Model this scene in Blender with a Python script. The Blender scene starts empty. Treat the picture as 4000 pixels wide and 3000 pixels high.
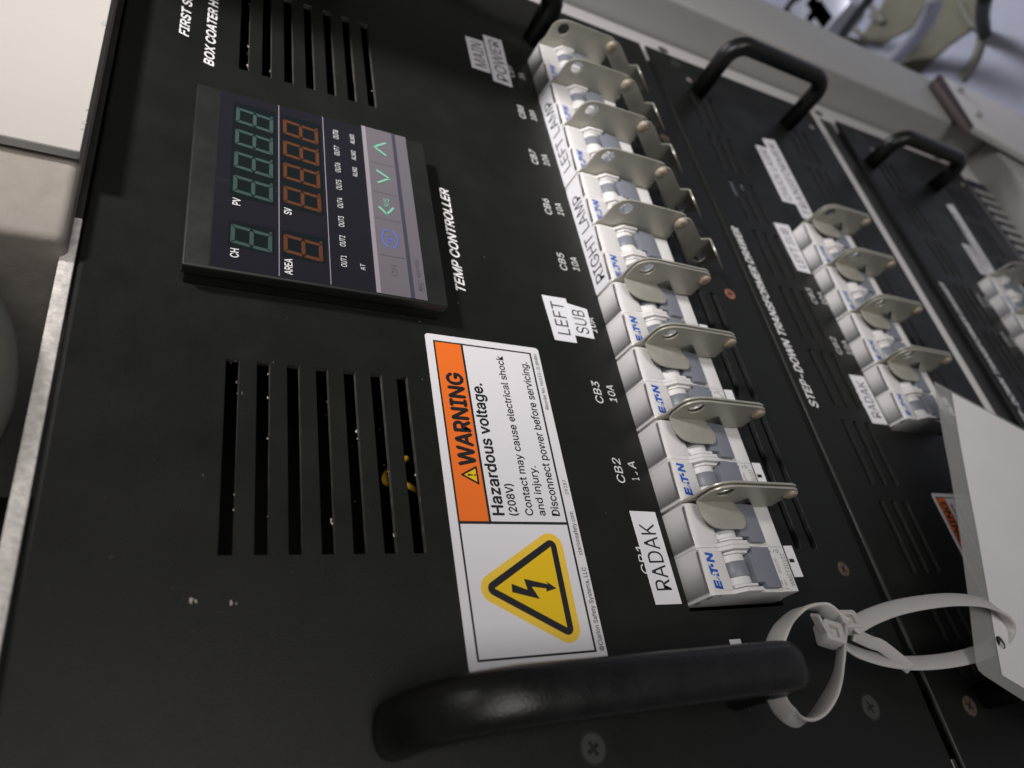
import bpy, bmesh, math, random
from mathutils import Vector, Matrix
from mathutils.geometry import tessellate_polygon
random.seed(7)
S = 0.001                     # everything below is written in millimetres; X right along the panel, Z up, -Y towards the viewer
sc = bpy.context.scene
col = sc.collection

# ------------------------------------------------------------------ camera
cam_d = bpy.data.cameras.new("camera")
cam = bpy.data.objects.new("camera", cam_d)
col.objects.link(cam)
right = Vector((-0.16901104, -0.43452833, -0.88465835))
down = Vector((-0.84335069, 0.52828409, -0.09836433))
fwd = Vector((0.51009302, 0.72945257, -0.45574561))
CAM = Vector((-75.02856, -206.04632, 22.64155))
M = Matrix.Identity(4)
for i in range(3):
    M[i][0] = right[i]; M[i][1] = -down[i]; M[i][2] = -fwd[i]; M[i][3] = CAM[i] * S
cam.matrix_world = M
cam_d.sensor_width = 36.0
cam_d.lens = 2780.86 / 4000 * 36
cam_d.clip_start = 0.01
cam_d.clip_end = 50
cam_d.dof.use_dof = True
cam_d.dof.focus_distance = 0.262
cam_d.dof.aperture_fstop = 8.6
sc.camera = cam

# ------------------------------------------------------------------ light and exposure
w = bpy.data.worlds.new("World"); sc.world = w
w.use_nodes = True
bg = w.node_tree.nodes["Background"]
bg.inputs[0].default_value = (0.50, 0.50, 0.53, 1)
bg.inputs[1].default_value = 0.11

def aim(loc, target):
    d = (Vector(target) - Vector(loc)).normalized()
    q = d.to_track_quat('-Z', 'Y').to_matrix().to_4x4()
    q.translation = Vector(loc) * S
    return q
def area(name, loc, target, size, power, colr, spread=180, sy=None):
    l = bpy.data.lights.new(name, 'AREA')
    l.shape = 'RECTANGLE' if sy else 'SQUARE'
    l.size = size * S
    if sy: l.size_y = sy * S
    l.energy = power; l.color = colr
    l.spread = math.radians(spread)
    o = bpy.data.objects.new(name, l); col.objects.link(o)
    o.matrix_world = aim(loc, target)
    return o
KEY = area("ceiling_lamp", (235, -640, 600), (225, 0, -95), 100, 0.58, (1.0, 0.96, 0.95), 33)
FILL = area("front_fill", (-420, -1550, 90), (120, 0, -200), 800, 8.6, (1.0, 0.965, 0.93), 150)  # added soft fill from the front, no known source there
FLOOR_FILL = area("floor_fill", (1300, -200, 300), (850, 60, -1000), 300, 3.6, (0.90, 0.92, 1.0), 90)  # added fill to brighten the floor beyond the rack

sc.view_settings.view_transform = 'Standard'
sc.view_settings.look = 'None'
sc.view_settings.exposure = 0.0
sc.view_settings.gamma = 1.0

# ------------------------------------------------------------------ materials
def mat(name, colr, rough=0.5, metal=0.0, spec=0.5, bump=0.0, bscale=800, mott=0.0, mscale=60, trans=0.0, alpha=1.0,
        dirt=None, emit=None, coat=0.0, sss=0.0):
    m = bpy.data.materials.new(name); m.use_nodes = True
    nt = m.node_tree; b = nt.nodes["Principled BSDF"]
    b.inputs["Base Color"].default_value = (*colr, 1)
    b.inputs["Roughness"].default_value = rough
    b.inputs["Metallic"].default_value = metal
    b.inputs["Specular IOR Level"].default_value = spec
    b.inputs["Alpha"].default_value = alpha
    b.inputs["Transmission Weight"].default_value = trans
    b.inputs["Coat Weight"].default_value = coat
    if sss:
        b.inputs["Subsurface Weight"].default_value = sss
        b.inputs["Subsurface Scale"].default_value = 0.003
    tc = nt.nodes.new("ShaderNodeTexCoord")
    last = None
    if mott or dirt:
        n = nt.nodes.new("ShaderNodeTexNoise"); n.inputs["Scale"].default_value = mscale; n.inputs["Detail"].default_value = 6
        n.inputs["Roughness"].default_value = 0.62
        nt.links.new(tc.outputs["Object"], n.inputs["Vector"])
        r = nt.nodes.new("ShaderNodeMapRange"); r.inputs[1].default_value = 0.3; r.inputs[2].default_value = 0.7
        r.inputs[3].default_value = 1 - mott; r.inputs[4].default_value = 1 + mott
        nt.links.new(n.outputs["Fac"], r.inputs[0])
        mx = nt.nodes.new("ShaderNodeVectorMath"); mx.operation = 'SCALE'
        mx.inputs[0].default_value = colr
        nt.links.new(r.outputs[0], mx.inputs["Scale"])
        last = mx.outputs[0]
        nt.links.new(last, b.inputs["Base Color"])
        rr = nt.nodes.new("ShaderNodeMapRange"); rr.inputs[1].default_value = 0.3; rr.inputs[2].default_value = 0.7
        rr.inputs[3].default_value = max(0.02, rough - 0.08 * (1 + mott)); rr.inputs[4].default_value = min(1, rough + 0.08)
        nt.links.new(n.outputs["Fac"], rr.inputs[0]); nt.links.new(rr.outputs[0], b.inputs["Roughness"])
    if dirt:
        dcol, dscale, lo, hi = dirt
        n2 = nt.nodes.new("ShaderNodeTexNoise"); n2.inputs["Scale"].default_value = dscale; n2.inputs["Detail"].default_value = 8
        n2.inputs["Roughness"].default_value = 0.7
        nt.links.new(tc.outputs["Object"], n2.inputs["Vector"])
        r2 = nt.nodes.new("ShaderNodeMapRange"); r2.inputs[1].default_value = lo; r2.inputs[2].default_value = hi
        nt.links.new(n2.outputs["Fac"], r2.inputs[0])
        m2 = nt.nodes.new("ShaderNodeMix"); m2.data_type = 'RGBA'
        nt.links.new(r2.outputs[0], m2.inputs[0])
        if last: nt.links.new(last, m2.inputs[6])
        else: m2.inputs[6].default_value = (*colr, 1)
        m2.inputs[7].default_value = (*dcol, 1)
        nt.links.new(m2.outputs[2], b.inputs["Base Color"])
    if bump:
        n3 = nt.nodes.new("ShaderNodeTexNoise"); n3.inputs["Scale"].default_value = bscale; n3.inputs["Detail"].default_value = 3
        nt.links.new(tc.outputs["Object"], n3.inputs["Vector"])
        bp = nt.nodes.new("ShaderNodeBump"); bp.inputs["Strength"].default_value = bump; bp.inputs["Distance"].default_value = 0.0003
        nt.links.new(n3.outputs["Fac"], bp.inputs["Height"]); nt.links.new(bp.outputs[0], b.inputs["Normal"])
    if emit:
        b.inputs["Emission Color"].default_value = (*emit[0], 1); b.inputs["Emission Strength"].default_value = emit[1]
    return m

M_PANEL = mat("black satin panel paint", (0.0075, 0.0080, 0.0070), 0.44, spec=0.3, bump=0.35, bscale=2600, mott=0.05, mscale=35,
              dirt=((0.085, 0.08, 0.07), 210, 0.70, 0.86))
M_CUT = mat("worn cut edge of panel", (0.055, 0.052, 0.047), 0.7, bump=0.8, bscale=900, mott=0.5, mscale=300, dirt=((0.30, 0.28, 0.25), 420, 0.58, 0.72))
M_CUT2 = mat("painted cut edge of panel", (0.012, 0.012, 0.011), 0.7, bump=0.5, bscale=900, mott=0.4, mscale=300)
M_DARK = mat("dark chassis interior", (0.004, 0.004, 0.004), 0.8)
M_HANDLE = mat("black handle", (0.009, 0.009, 0.0085), 0.33, spec=0.4, bump=0.4, bscale=1300, mott=0.12, mscale=120, dirt=((0.05, 0.048, 0.042), 160, 0.66, 0.80))
M_INK = mat("white screen print", (0.62, 0.62, 0.62), 0.6)
M_PLASTIC = mat("grey white breaker plastic", (0.60, 0.585, 0.575), 0.42, bump=0.12, bscale=2500, mott=0.03, mscale=150,
                dirt=((0.30, 0.25, 0.20), 150, 0.64, 0.80))
M_TOGGLE = mat("blue grey toggle plastic", (0.165, 0.175, 0.205), 0.42, bump=0.12, bscale=2500)
M_BLUE = mat("blue logo ink", (0.012, 0.085, 0.42), 0.45)
M_GREYINK = mat("grey print ink", (0.16, 0.16, 0.17), 0.6)
M_ZINC = mat("zinc plated steel", (0.42, 0.405, 0.35), 0.42, metal=0.45, bump=0.06, bscale=1500, mott=0.07, mscale=90)
M_RIVET = mat("copper tinted rivet", (0.42, 0.35, 0.26), 0.42, metal=0.4)
M_BLACK = mat("black ink", (0.012, 0.012, 0.014), 0.45)
M_LABEL = mat("white glossy label", (0.66, 0.645, 0.665), 0.33, coat=0.2)
M_ORANGE = mat("orange label ink", (0.74, 0.15, 0.020), 0.35)
M_YELLOW = mat("yellow label ink", (0.72, 0.47, 0.012), 0.35)
M_YELLOW2 = mat("pale yellow border ink", (0.75, 0.50, 0.05), 0.35)
M_TAPE = mat("white label tape", (0.66, 0.65, 0.68), 0.3, bump=0.25, bscale=120)
M_CTRL = mat("charcoal controller plastic", (0.013, 0.014, 0.013), 0.45, spec=0.35, bump=0.2, bscale=2500, mott=0.12, mscale=70)
M_GLASS = mat("dark display window", (0.012, 0.012, 0.017), 0.22, coat=0.3)
M_WELL = mat("display digit well", (0.006, 0.009, 0.011), 0.3)
M_SEG_G = mat("unlit green segment", (0.034, 0.062, 0.057), 0.4)
M_SEG_O = mat("unlit orange segment", (0.085, 0.030, 0.012), 0.4)
M_KEYBAR = mat("mauve grey keypad foil", (0.118, 0.106, 0.122), 0.38, bump=0.1, bscale=300)
M_KEYBAR2 = mat("pale mauve keypad strip", (0.235, 0.21, 0.235), 0.38)
M_KEYLINE = mat("slate keypad line", (0.045, 0.045, 0.065), 0.4)
M_MINT = mat("mint green ink", (0.16, 0.42, 0.29), 0.4)
M_KEYBLUE = mat("blue keypad ink", (0.07, 0.14, 0.55), 0.4)
M_KEYINK = mat("grey keypad ink", (0.10, 0.085, 0.11), 0.4)
M_SCREW = mat("black screw", (0.045, 0.046, 0.042), 0.45, metal=0.2)
M_RUST = mat("rusted screw", (0.085, 0.058, 0.038), 0.7, metal=0.2, mott=0.5, mscale=500)
M_RUST2 = mat("orange rusted screw", (0.20, 0.08, 0.05), 0.7, mott=0.4, mscale=500)
M_PINK = mat("bright screw", (0.50, 0.42, 0.38), 0.45, metal=0.5)
M_RACK = mat("grey rack paint", (0.37, 0.362, 0.345), 0.45, bump=0.15, bscale=900, mott=0.03)
M_RACK2 = mat("white rack paint", (0.56, 0.54, 0.53), 0.45, bump=0.15, bscale=900)
M_COVER = mat("white enamel cover", (0.52, 0.49, 0.455), 0.4, bump=0.1, bscale=700, dirt=((0.16, 0.15, 0.13), 32, 0.74, 0.80))
M_EDGE = mat("grey cover edge", (0.36, 0.365, 0.36), 0.5)
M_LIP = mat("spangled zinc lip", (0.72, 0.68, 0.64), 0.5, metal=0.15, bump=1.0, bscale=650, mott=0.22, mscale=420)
M_DKMETAL_SHADE = mat("dark metal and lip shade", (0.020, 0.020, 0.018), 0.5, mott=0.3)  # also colours the lip strip that stands for the cover's shadow
M_BEIGE = mat("beige textured paint", (0.30, 0.27, 0.235), 0.7, bump=1.0, bscale=170, mott=0.08, mscale=90)
M_OLIVE = mat("olive grey cloth", (0.16, 0.155, 0.125), 0.8, bump=0.5, bscale=500)
M_BACK = mat("dark back wall", (0.018, 0.019, 0.016), 0.8)
M_FLOOR = mat("bluish concrete floor", (0.33, 0.34, 0.41), 0.45, mott=0.22, mscale=3.0)
M_SILVER = mat("silver hose", (0.46, 0.46, 0.52), 0.4, metal=0.3)
M_RUBBER = mat("black rubber", (0.01, 0.01, 0.011), 0.5)
M_OLIVEMAT = mat("olive floor mat", (0.13, 0.12, 0.085), 0.8, mott=0.3, mscale=9)
M_BROWN = mat("dark brown plate edge", (0.035, 0.014, 0.010), 0.6)
M_NAVY = mat("dark blue louvre recess", (0.012, 0.013, 0.03), 0.5)
M_WIRE = mat("yellow wire insulation", (0.62, 0.36, 0.015), 0.45)
M_LINT = mat("pale lint", (0.45, 0.40, 0.36), 0.9)
M_DUST = mat("grey dust", (0.13, 0.125, 0.115), 0.9)
M_PAPER = mat("white card paper", (0.62, 0.60, 0.60), 0.55, mott=0.02, mscale=40)
def tie_material():
    m = bpy.data.materials.new("translucent nylon"); m.use_nodes = True
    nt = m.node_tree; b = nt.nodes["Principled BSDF"]
    b.inputs["Base Color"].default_value = (0.62, 0.60, 0.58, 1); b.inputs["Roughness"].default_value = 0.38
    b.inputs["Subsurface Weight"].default_value = 0.35; b.inputs["Subsurface Scale"].default_value = 0.002
    t = nt.nodes.new("ShaderNodeBsdfTranslucent"); t.inputs[0].default_value = (0.66, 0.63, 0.60, 1)
    mx = nt.nodes.new("ShaderNodeMixShader"); mx.inputs[0].default_value = 0.35
    out = nt.nodes["Material Output"]
    nt.links.new(b.outputs[0], mx.inputs[1]); nt.links.new(t.outputs[0], mx.inputs[2]); nt.links.new(mx.outputs[0], out.inputs[0])
    return m
M_TIE = tie_material()
def pouch_material():
    m = bpy.data.materials.new("clear laminate"); m.use_nodes = True
    nt = m.node_tree; b = nt.nodes["Principled BSDF"]
    b.inputs["Base Color"].default_value = (0.42, 0.42, 0.40, 1); b.inputs["Roughness"].default_value = 0.25
    t = nt.nodes.new("ShaderNodeBsdfTransparent"); t.inputs[0].default_value = (0.9, 0.9, 0.9, 1)
    mx = nt.nodes.new("ShaderNodeMixShader"); mx.inputs[0].default_value = 0.62
    out = nt.nodes["Material Output"]
    nt.links.new(b.outputs[0], mx.inputs[1]); nt.links.new(t.outputs[0], mx.inputs[2]); nt.links.new(mx.outputs[0], out.inputs[0])
    return m
M_POUCH = pouch_material()

# ------------------------------------------------------------------ mesh helpers
class MB:
    def __init__(self, o=(0, 0, 0)):
        self.v = []; self.f = []; self.o = Vector(o)
    def add(self, vs, fs):
        n = len(self.v)
        self.v += [Vector(p) - self.o for p in vs]
        self.f += [tuple(i + n for i in f) for f in fs]
    def box(self, x0, x1, y0, y1, z0, z1):
        x0, x1 = sorted((x0, x1)); y0, y1 = sorted((y0, y1)); z0, z1 = sorted((z0, z1))
        self.add([(x0, y0, z0), (x1, y0, z0), (x1, y1, z0), (x0, y1, z0), (x0, y0, z1), (x1, y0, z1), (x1, y1, z1), (x0, y1, z1)],
                 [(0, 3, 2, 1), (4, 5, 6, 7), (0, 1, 5, 4), (1, 2, 6, 5), (2, 3, 7, 6), (3, 0, 4, 7)])
    def flat(self, poly, holes=(), put=lambda a, b: (a, 0, b)):
        loops = [poly] + list(holes)
        pts = [p for l in loops for p in l]
        tr = tessellate_polygon([[Vector((p[0], p[1], 0)) for p in l] for l in loops])
        fs = []
        for t in tr:
            a, b, c = (pts[i] for i in t)
            if (b[0] - a[0]) * (c[1] - a[1]) - (b[1] - a[1]) * (c[0] - a[0]) < 0: t = (t[0], t[2], t[1])
            fs.append(tuple(t))
        self.add([put(*p) for p in pts], fs)
    def slab(self, poly, put, d0, d1, holes=()):
        """polygon (a,b) with holes, put(a,b,d) -> 3D, between depths d0 and d1"""
        loops = [list(poly)] + [list(h) for h in holes]
        def ar(l): return sum(l[i][0] * l[(i + 1) % len(l)][1] - l[(i + 1) % len(l)][0] * l[i][1] for i in range(len(l)))
        loops = [l if (ar(l) > 0) == (k == 0) else l[::-1] for k, l in enumerate(loops)]
        pts = [p for l in loops for p in l]; n = len(pts)
        tr = tessellate_polygon([[Vector((p[0], p[1], 0)) for p in l] for l in loops])
        fs = []
        for t in tr:
            a, b, c = (pts[i] for i in t)
            if (b[0] - a[0]) * (c[1] - a[1]) - (b[1] - a[1]) * (c[0] - a[0]) < 0: t = (t[0], t[2], t[1])
            fs.append(tuple(t)); fs.append((t[0] + n, t[2] + n, t[1] + n))
        k = 0
        for l in loops:
            m = len(l)
            for i in range(m):
                a = k + i; b = k + (i + 1) % m
                fs.append((a, a + n, b + n, b))
            k += m
        self.add([put(p[0], p[1], d0) for p in pts] + [put(p[0], p[1], d1) for p in pts], fs)
    def build(self, name, material, parent=None, bevel=0.0, seg=2, smooth=False, loc=None):
        me = bpy.data.meshes.new(name)
        me.from_pydata([v * S for v in self.v], [], self.f)
        bm = bmesh.new(); bm.from_mesh(me)
        bmesh.ops.remove_doubles(bm, verts=bm.verts, dist=1e-7)
        bmesh.ops.recalc_face_normals(bm, faces=bm.faces)
        if bevel:
            bmesh.ops.dissolve_limit(bm, angle_limit=math.radians(1), verts=bm.verts, edges=bm.edges)
            es = [e for e in bm.edges if len(e.link_faces) == 2 and e.calc_face_angle(0) > math.radians(28)]
            bmesh.ops.bevel(bm, geom=es, offset=bevel * S, offset_type='OFFSET', segments=seg, profile=0.5, affect='EDGES', clamp_overlap=True)
        bm.to_mesh(me); bm.free()
        if smooth:
            for p in me.polygons: p.use_smooth = True
        elif bevel:
            for p in me.polygons: p.use_smooth = True
            me.set_sharp_from_angle(angle=math.radians(30))
        mats = material if isinstance(material, (list, tuple)) else [material]
        for m_ in mats: me.materials.append(m_)
        ob = bpy.data.objects.new(name, me); col.objects.link(ob)
        if parent: ob.parent = parent
        if loc is not None: ob.location = Vector(loc) * S
        return ob

def tag(o, label=None, cat=None, group=None, kind=None):
    if label: o["label"] = label
    if cat: o["category"] = cat
    if group: o["group"] = group
    if kind: o["kind"] = kind
    return o
def thing(name, label, cat, loc=(0, 0, 0), group=None):
    o = bpy.data.objects.new(name, None); col.objects.link(o)
    o.location = Vector(loc) * S; o.empty_display_size = 0.01
    return tag(o, label, cat, group)
def kids(o): return [c for c in bpy.data.objects if c.parent == o]
def copy_tree(o, dx=(0, 0, 0), parent=None, skip=()):
    c = o.copy(); col.objects.link(c); c.parent = parent
    if parent is None: c.location = o.location + Vector(dx) * S
    for ch in TREE(o):
        if ch.name.split('.')[0] in skip: continue
        copy_tree(ch, parent=c)
    return c
def TREE(o): return list(o.children)

def circle(cx, cy, r, n=24, ry=None, a0=0.0):
    ry = ry or r
    return [(cx + r * math.cos(a0 + 2 * math.pi * i / n), cy + ry * math.sin(a0 + 2 * math.pi * i / n)) for i in range(n)]
def rrect(x0, x1, z0, z1, r, n=6):
    out = []
    for cx, cz, a in ((x1 - r, z1 - r, 0), (x0 + r, z1 - r, 90), (x0 + r, z0 + r, 180), (x1 - r, z0 + r, 270)):
        for i in range(n + 1):
            t = math.radians(a + 90 * i / n); out.append((cx + r * math.cos(t), cz + r * math.sin(t)))
    return out
def offset_tri(tri, d, n=7):
    """rounded outward offset of a triangle"""
    ar = sum(tri[i][0] * tri[(i + 1) % 3][1] - tri[(i + 1) % 3][0] * tri[i][1] for i in range(3))
    if ar < 0: tri = tri[::-1]
    out = []
    for i in range(3):
        p, a, b = Vector(tri[i]), Vector(tri[i - 1]), Vector(tri[(i + 1) % 3])
        e0 = (p - a).normalized(); e1 = (b - p).normalized()
        t0 = math.atan2(-e0.x, e0.y); t1 = math.atan2(-e1.x, e1.y)
        if t1 < t0: t1 += 2 * math.pi
        for k in range(n + 1):
            t = t0 + (t1 - t0) * k / n; out.append((p.x + d * math.cos(t), p.y + d * math.sin(t)))
    return out
def smooth_path(pts, n=8, closed=False):
    P = [Vector(p) for p in pts]; out = []
    m = len(P)
    for i in range(m if closed else m - 1):
        if closed: a, b, c, d = P[i - 1], P[i], P[(i + 1) % m], P[(i + 2) % m]
        else: a, b, c, d = P[max(i - 1, 0)], P[i], P[i + 1], P[min(i + 2, m - 1)]
        for k in range(n):
            t = k / n
            out.append(0.5 * ((2 * b) + (c - a) * t + (2 * a - 5 * b + 4 * c - d) * t * t + (3 * b - a - 3 * c + d) * t ** 3))
    if not closed: out.append(P[-1])
    return out
def sweep(mb, path, section, side, closed=False, scale=None):
    """sweep a 2D section (a along side, b along side x tangent) along path; side: vector or list of vectors"""
    m = len(path); k = len(section); vs = []
    for i, p in enumerate(path):
        if closed: t = (path[(i + 1) % m] - path[i - 1]).normalized()
        else: t = (path[min(i + 1, m - 1)] - path[max(i - 1, 0)]).normalized()
        s = Vector(side[i] if isinstance(side, list) else side)
        s = (s - t * s.dot(t)).normalized(); n = t.cross(s)
        sc_ = scale[i] if scale else 1
        vs += [p + s * a * sc_ + n * b * sc_ for a, b in section]
    fs = []
    for i in range(m if closed else m - 1):
        for j in range(k):
            a = i * k + j; b = i * k + (j + 1) % k; c = ((i + 1) % m) * k + (j + 1) % k; d = ((i + 1) % m) * k + j
            fs.append((a, b, c, d))
    if not closed:
        fs.append(tuple(range(k))[::-1]); fs.append(tuple((m - 1) * k + j for j in range(k)))
    mb.add(vs, fs)
def tube(mb, pts, r, n=10, sm=8, closed=False):
    path = smooth_path(pts, sm, closed) if sm else [Vector(p) for p in pts]
    t = (path[1] - path[0]).normalized()
    side = Vector((0, 0, 1)) if abs(t.z) < 0.9 else Vector((1, 0, 0))
    sides = []
    for i, p in enumerate(path):
        tt = (path[min(i + 1, len(path) - 1)] - path[max(i - 1, 0)]).normalized()
        side = (side - tt * side.dot(tt)).normalized(); sides.append(side.copy())
    sweep(mb, path, circle(0, 0, r, n), sides, closed)

# ------------------------------------------------------------------ lettering (built from the default vector font)
_H = {}
FONT = None
try:                                          # a plain sans serif that ships with Blender; the built-in font otherwise
    import os
    _p = os.path.join(bpy.utils.system_resource('DATAFILES', path='fonts'), "Inter.woff2")
    if os.path.exists(_p): FONT = bpy.data.fonts.load(_p)
except Exception: FONT = None
def glyphs(text, bold=0.0, shear=0.0, spacing=1.0):
    """filled glyph outlines; contours that overlap inside one glyph are kept apart on levels"""
    cu = bpy.data.curves.new("t", 'FONT'); cu.body = text; cu.size = 1.0
    if FONT: cu.font = FONT
    cu.shear = shear; cu.space_character = spacing
    ob = bpy.data.objects.new("t", cu); col.objects.link(ob)
    dg = bpy.context.evaluated_depsgraph_get(); dg.update()
    if any(ch.islower() for ch in text):      # plain fill is clean for these; all-capital strings need the overlaps kept apart
        me = bpy.data.meshes.new_from_object(ob.evaluated_get(dg))
        vs = [tuple(v.co)[:2] for v in me.vertices]; fs = [tuple(p.vertices) for p in me.polygons]
        bpy.data.objects.remove(ob); bpy.data.curves.remove(cu); bpy.data.meshes.remove(me)
        glyphs.levels = [0] * len(vs)
        return vs, fs
    cc = ob.evaluated_get(dg).to_curve(dg)
    loops = []
    for sp in cc.splines:
        if sp.type != 'BEZIER': continue
        bp = sp.bezier_points; n = len(bp); L = []
        for k in range(n):
            a, b = bp[k], bp[(k + 1) % n]
            p0, p1, p2, p3 = (v.to_2d() for v in (a.co, a.handle_right, b.handle_left, b.co))
            d = p3 - p0
            st = max(abs(d.cross(p1 - p0)), abs(d.cross(p2 - p0))) < 1e-3 * max(d.length, 1e-6)
            m = 1 if st else 5
            for q in range(m):
                t = q / m; u = 1 - t
                L.append(tuple(p0 * u ** 3 + p1 * 3 * u * u * t + p2 * 3 * u * t * t + p3 * t ** 3))
        M_ = [p for k, p in enumerate(L) if (Vector(p) - Vector(L[k - 1])).length > 1e-5]
        if len(M_) > 2: loops.append(M_)
    bpy.data.objects.remove(ob); bpy.data.curves.remove(cu)
    def ar(l): return 0.5 * sum(l[i][0] * l[(i + 1) % len(l)][1] - l[(i + 1) % len(l)][0] * l[i][1] for i in range(len(l)))
    def inside(p, l):
        r = False
        for i in range(len(l)):
            (x0, y0), (x1, y1) = l[i - 1], l[i]
            if (y0 > p[1]) != (y1 > p[1]) and p[0] < (x1 - x0) * (p[1] - y0) / (y1 - y0) + x0: r = not r
        return r
    A = [ar(l) for l in loops]
    big = A[max(range(len(A)), key=lambda k: abs(A[k]))] if A else 1
    outs = [k for k in range(len(loops)) if A[k] * big > 0]; hol = [k for k in range(len(loops)) if A[k] * big < 0]
    vs, fs, lv = [], [], []
    for q, k in enumerate(outs):
        hh = [loops[h] for h in hol if inside(loops[h][0], loops[k]) and abs(A[h]) < abs(A[k])]
        allp = [loops[k]] + hh; pts = [p for l in allp for p in l]; base = len(vs)
        for t in tessellate_polygon([[Vector((p[0], p[1], 0)) for p in l] for l in allp]):
            a, b, c = (pts[i] for i in t)
            if (b[0] - a[0]) * (c[1] - a[1]) - (b[1] - a[1]) * (c[0] - a[0]) < 0: t = (t[0], t[2], t[1])
            fs.append(tuple(base + i for i in t))
        vs += pts; lv += [q % 4] * len(pts)
    glyphs.levels = lv
    return vs, fs
def caph(bold):
    k = round(bold, 4)
    if k not in _H:
        v, _ = glyphs("H", bold); _H[k] = (min(p[1] for p in v), max(p[1] for p in v))
    return _H[k]
def LIFT(put):
    a, b, c = (Vector(put(0, 0)), Vector(put(1, 0)), Vector(put(0, 1)))
    return (b - a).cross(c - a).normalized()
def letters(text, x0, x1, zb, zt, material, parent=None, y=-0.12, bold=0.0, shear=0.0, origin=(0, 0, 0), put=None, mb=None, name="lettering", spacing=1.0):
    """text with its left and right ends at x0, x1, baseline zb and capital top zt"""
    vs, fs = glyphs(text, 0.0, shear, spacing)
    lv = list(glyphs.levels)
    lo, hi = caph(0.0)
    a, b = min(p[0] for p in vs), max(p[0] for p in vs)
    sx = (x1 - x0) / (b - a); sz = (zt - zb) / (hi - lo)
    put = put or (lambda u, v: (u, y, v))
    own = mb is None
    if own: mb = MB(origin)
    e = bold * abs(sz)                        # heavier strokes: shifted layers, each 8 microns proud of the last
    lay = [(0, 0)] if bold <= 0.001 else [(-e, 0), (e, 0), (0, e), (0, -e)]
    for k, (du, dv) in enumerate(lay):
        up = LIFT(put)
        pts = [Vector(put(x0 + (p[0] - a) * sx + du, zb + (p[1] - lo) * sz + dv)) + up * (0.010 * k + 0.0025 * lv[i]) for i, p in enumerate(vs)]
        mb.add(pts, fs)
    if own: return mb.build(name, material, parent)

# ------------------------------------------------------------------ plates with rectangular openings
def panel_plate(name, x0, x1, z0, z1, y0, y1, holes, parent, origin, bevel=0.25, outer=1.7, cut=None):
    xs = sorted({x0, x1, *[h[0] for h in holes], *[h[1] for h in holes]})
    zs = sorted({z0, z1, *[h[2] for h in holes], *[h[3] for h in holes]})
    def solid(i, j):
        if i < 0 or j < 0 or i >= len(xs) - 1 or j >= len(zs) - 1: return False
        cx = (xs[i] + xs[i + 1]) / 2; cz = (zs[j] + zs[j + 1]) / 2
        return not any(h[0] < cx < h[1] and h[2] < cz < h[3] for h in holes)
    o = Vector(origin)
    bm = bmesh.new(); cache = {}
    def V(x, y, z):
        k = (round(x, 4), round(y, 4), round(z, 4))
        if k not in cache: cache[k] = bm.verts.new((Vector((x, y, z)) - o) * S)
        return cache[k]
    def F(*p, mi=0):
        f = bm.faces.new([V(*q) for q in p]); f.material_index = mi
    for i in range(len(xs) - 1):
        for j in range(len(zs) - 1):
            if not solid(i, j): continue
            a, b, c, d = xs[i], xs[i + 1], zs[j], zs[j + 1]
            F((a, y0, c), (b, y0, c), (b, y0, d), (a, y0, d)); F((a, y1, c), (a, y1, d), (b, y1, d), (b, y1, c))
            if not solid(i - 1, j): F((a, y0, c), (a, y0, d), (a, y1, d), (a, y1, c), mi=1 if i else 0)
            if not solid(i + 1, j): F((b, y0, c), (b, y1, c), (b, y1, d), (b, y0, d), mi=1 if i < len(xs) - 2 else 0)
            if not solid(i, j - 1): F((a, y0, c), (a, y1, c), (b, y1, c), (b, y0, c), mi=1 if j else 0)
            if not solid(i, j + 1): F((a, y0, d), (b, y0, d), (b, y1, d), (a, y1, d), mi=1 if j < len(zs) - 2 else 0)
    bmesh.ops.recalc_face_normals(bm, faces=bm.faces)
    bmesh.ops.dissolve_limit(bm, angle_limit=math.radians(1), verts=bm.verts, edges=bm.edges, delimit={'MATERIAL'})
    def edges_at(test):
        return [e for e in bm.edges if len(e.link_faces) == 2 and e.calc_face_angle(0) > 0.5 and all(abs(v.co.y - (y0 - o.y) * S) < 1e-7 for v in e.verts) and test(e)]
    def outer_e(e):
        return all(abs(v.co.x - (x0 - o.x) * S) < 1e-7 for v in e.verts) or all(abs(v.co.x - (x1 - o.x) * S) < 1e-7 for v in e.verts) or \
            all(abs(v.co.z - (z0 - o.z) * S) < 1e-7 for v in e.verts) or all(abs(v.co.z - (z1 - o.z) * S) < 1e-7 for v in e.verts)
    bmesh.ops.bevel(bm, geom=edges_at(outer_e), offset=outer * S, segments=4, profile=0.5, affect='EDGES', clamp_overlap=True, material=0)
    bmesh.ops.bevel(bm, geom=edges_at(lambda e: not outer_e(e)), offset=bevel * S, segments=1, profile=0.5, affect='EDGES', clamp_overlap=True, material=0)
    me = bpy.data.meshes.new(name); bm.to_mesh(me); bm.free()
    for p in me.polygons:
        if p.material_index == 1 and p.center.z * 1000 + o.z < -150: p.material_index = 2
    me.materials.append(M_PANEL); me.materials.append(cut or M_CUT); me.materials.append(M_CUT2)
    ob = bpy.data.objects.new(name, me); col.objects.link(ob); ob.parent = parent
    return ob

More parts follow.
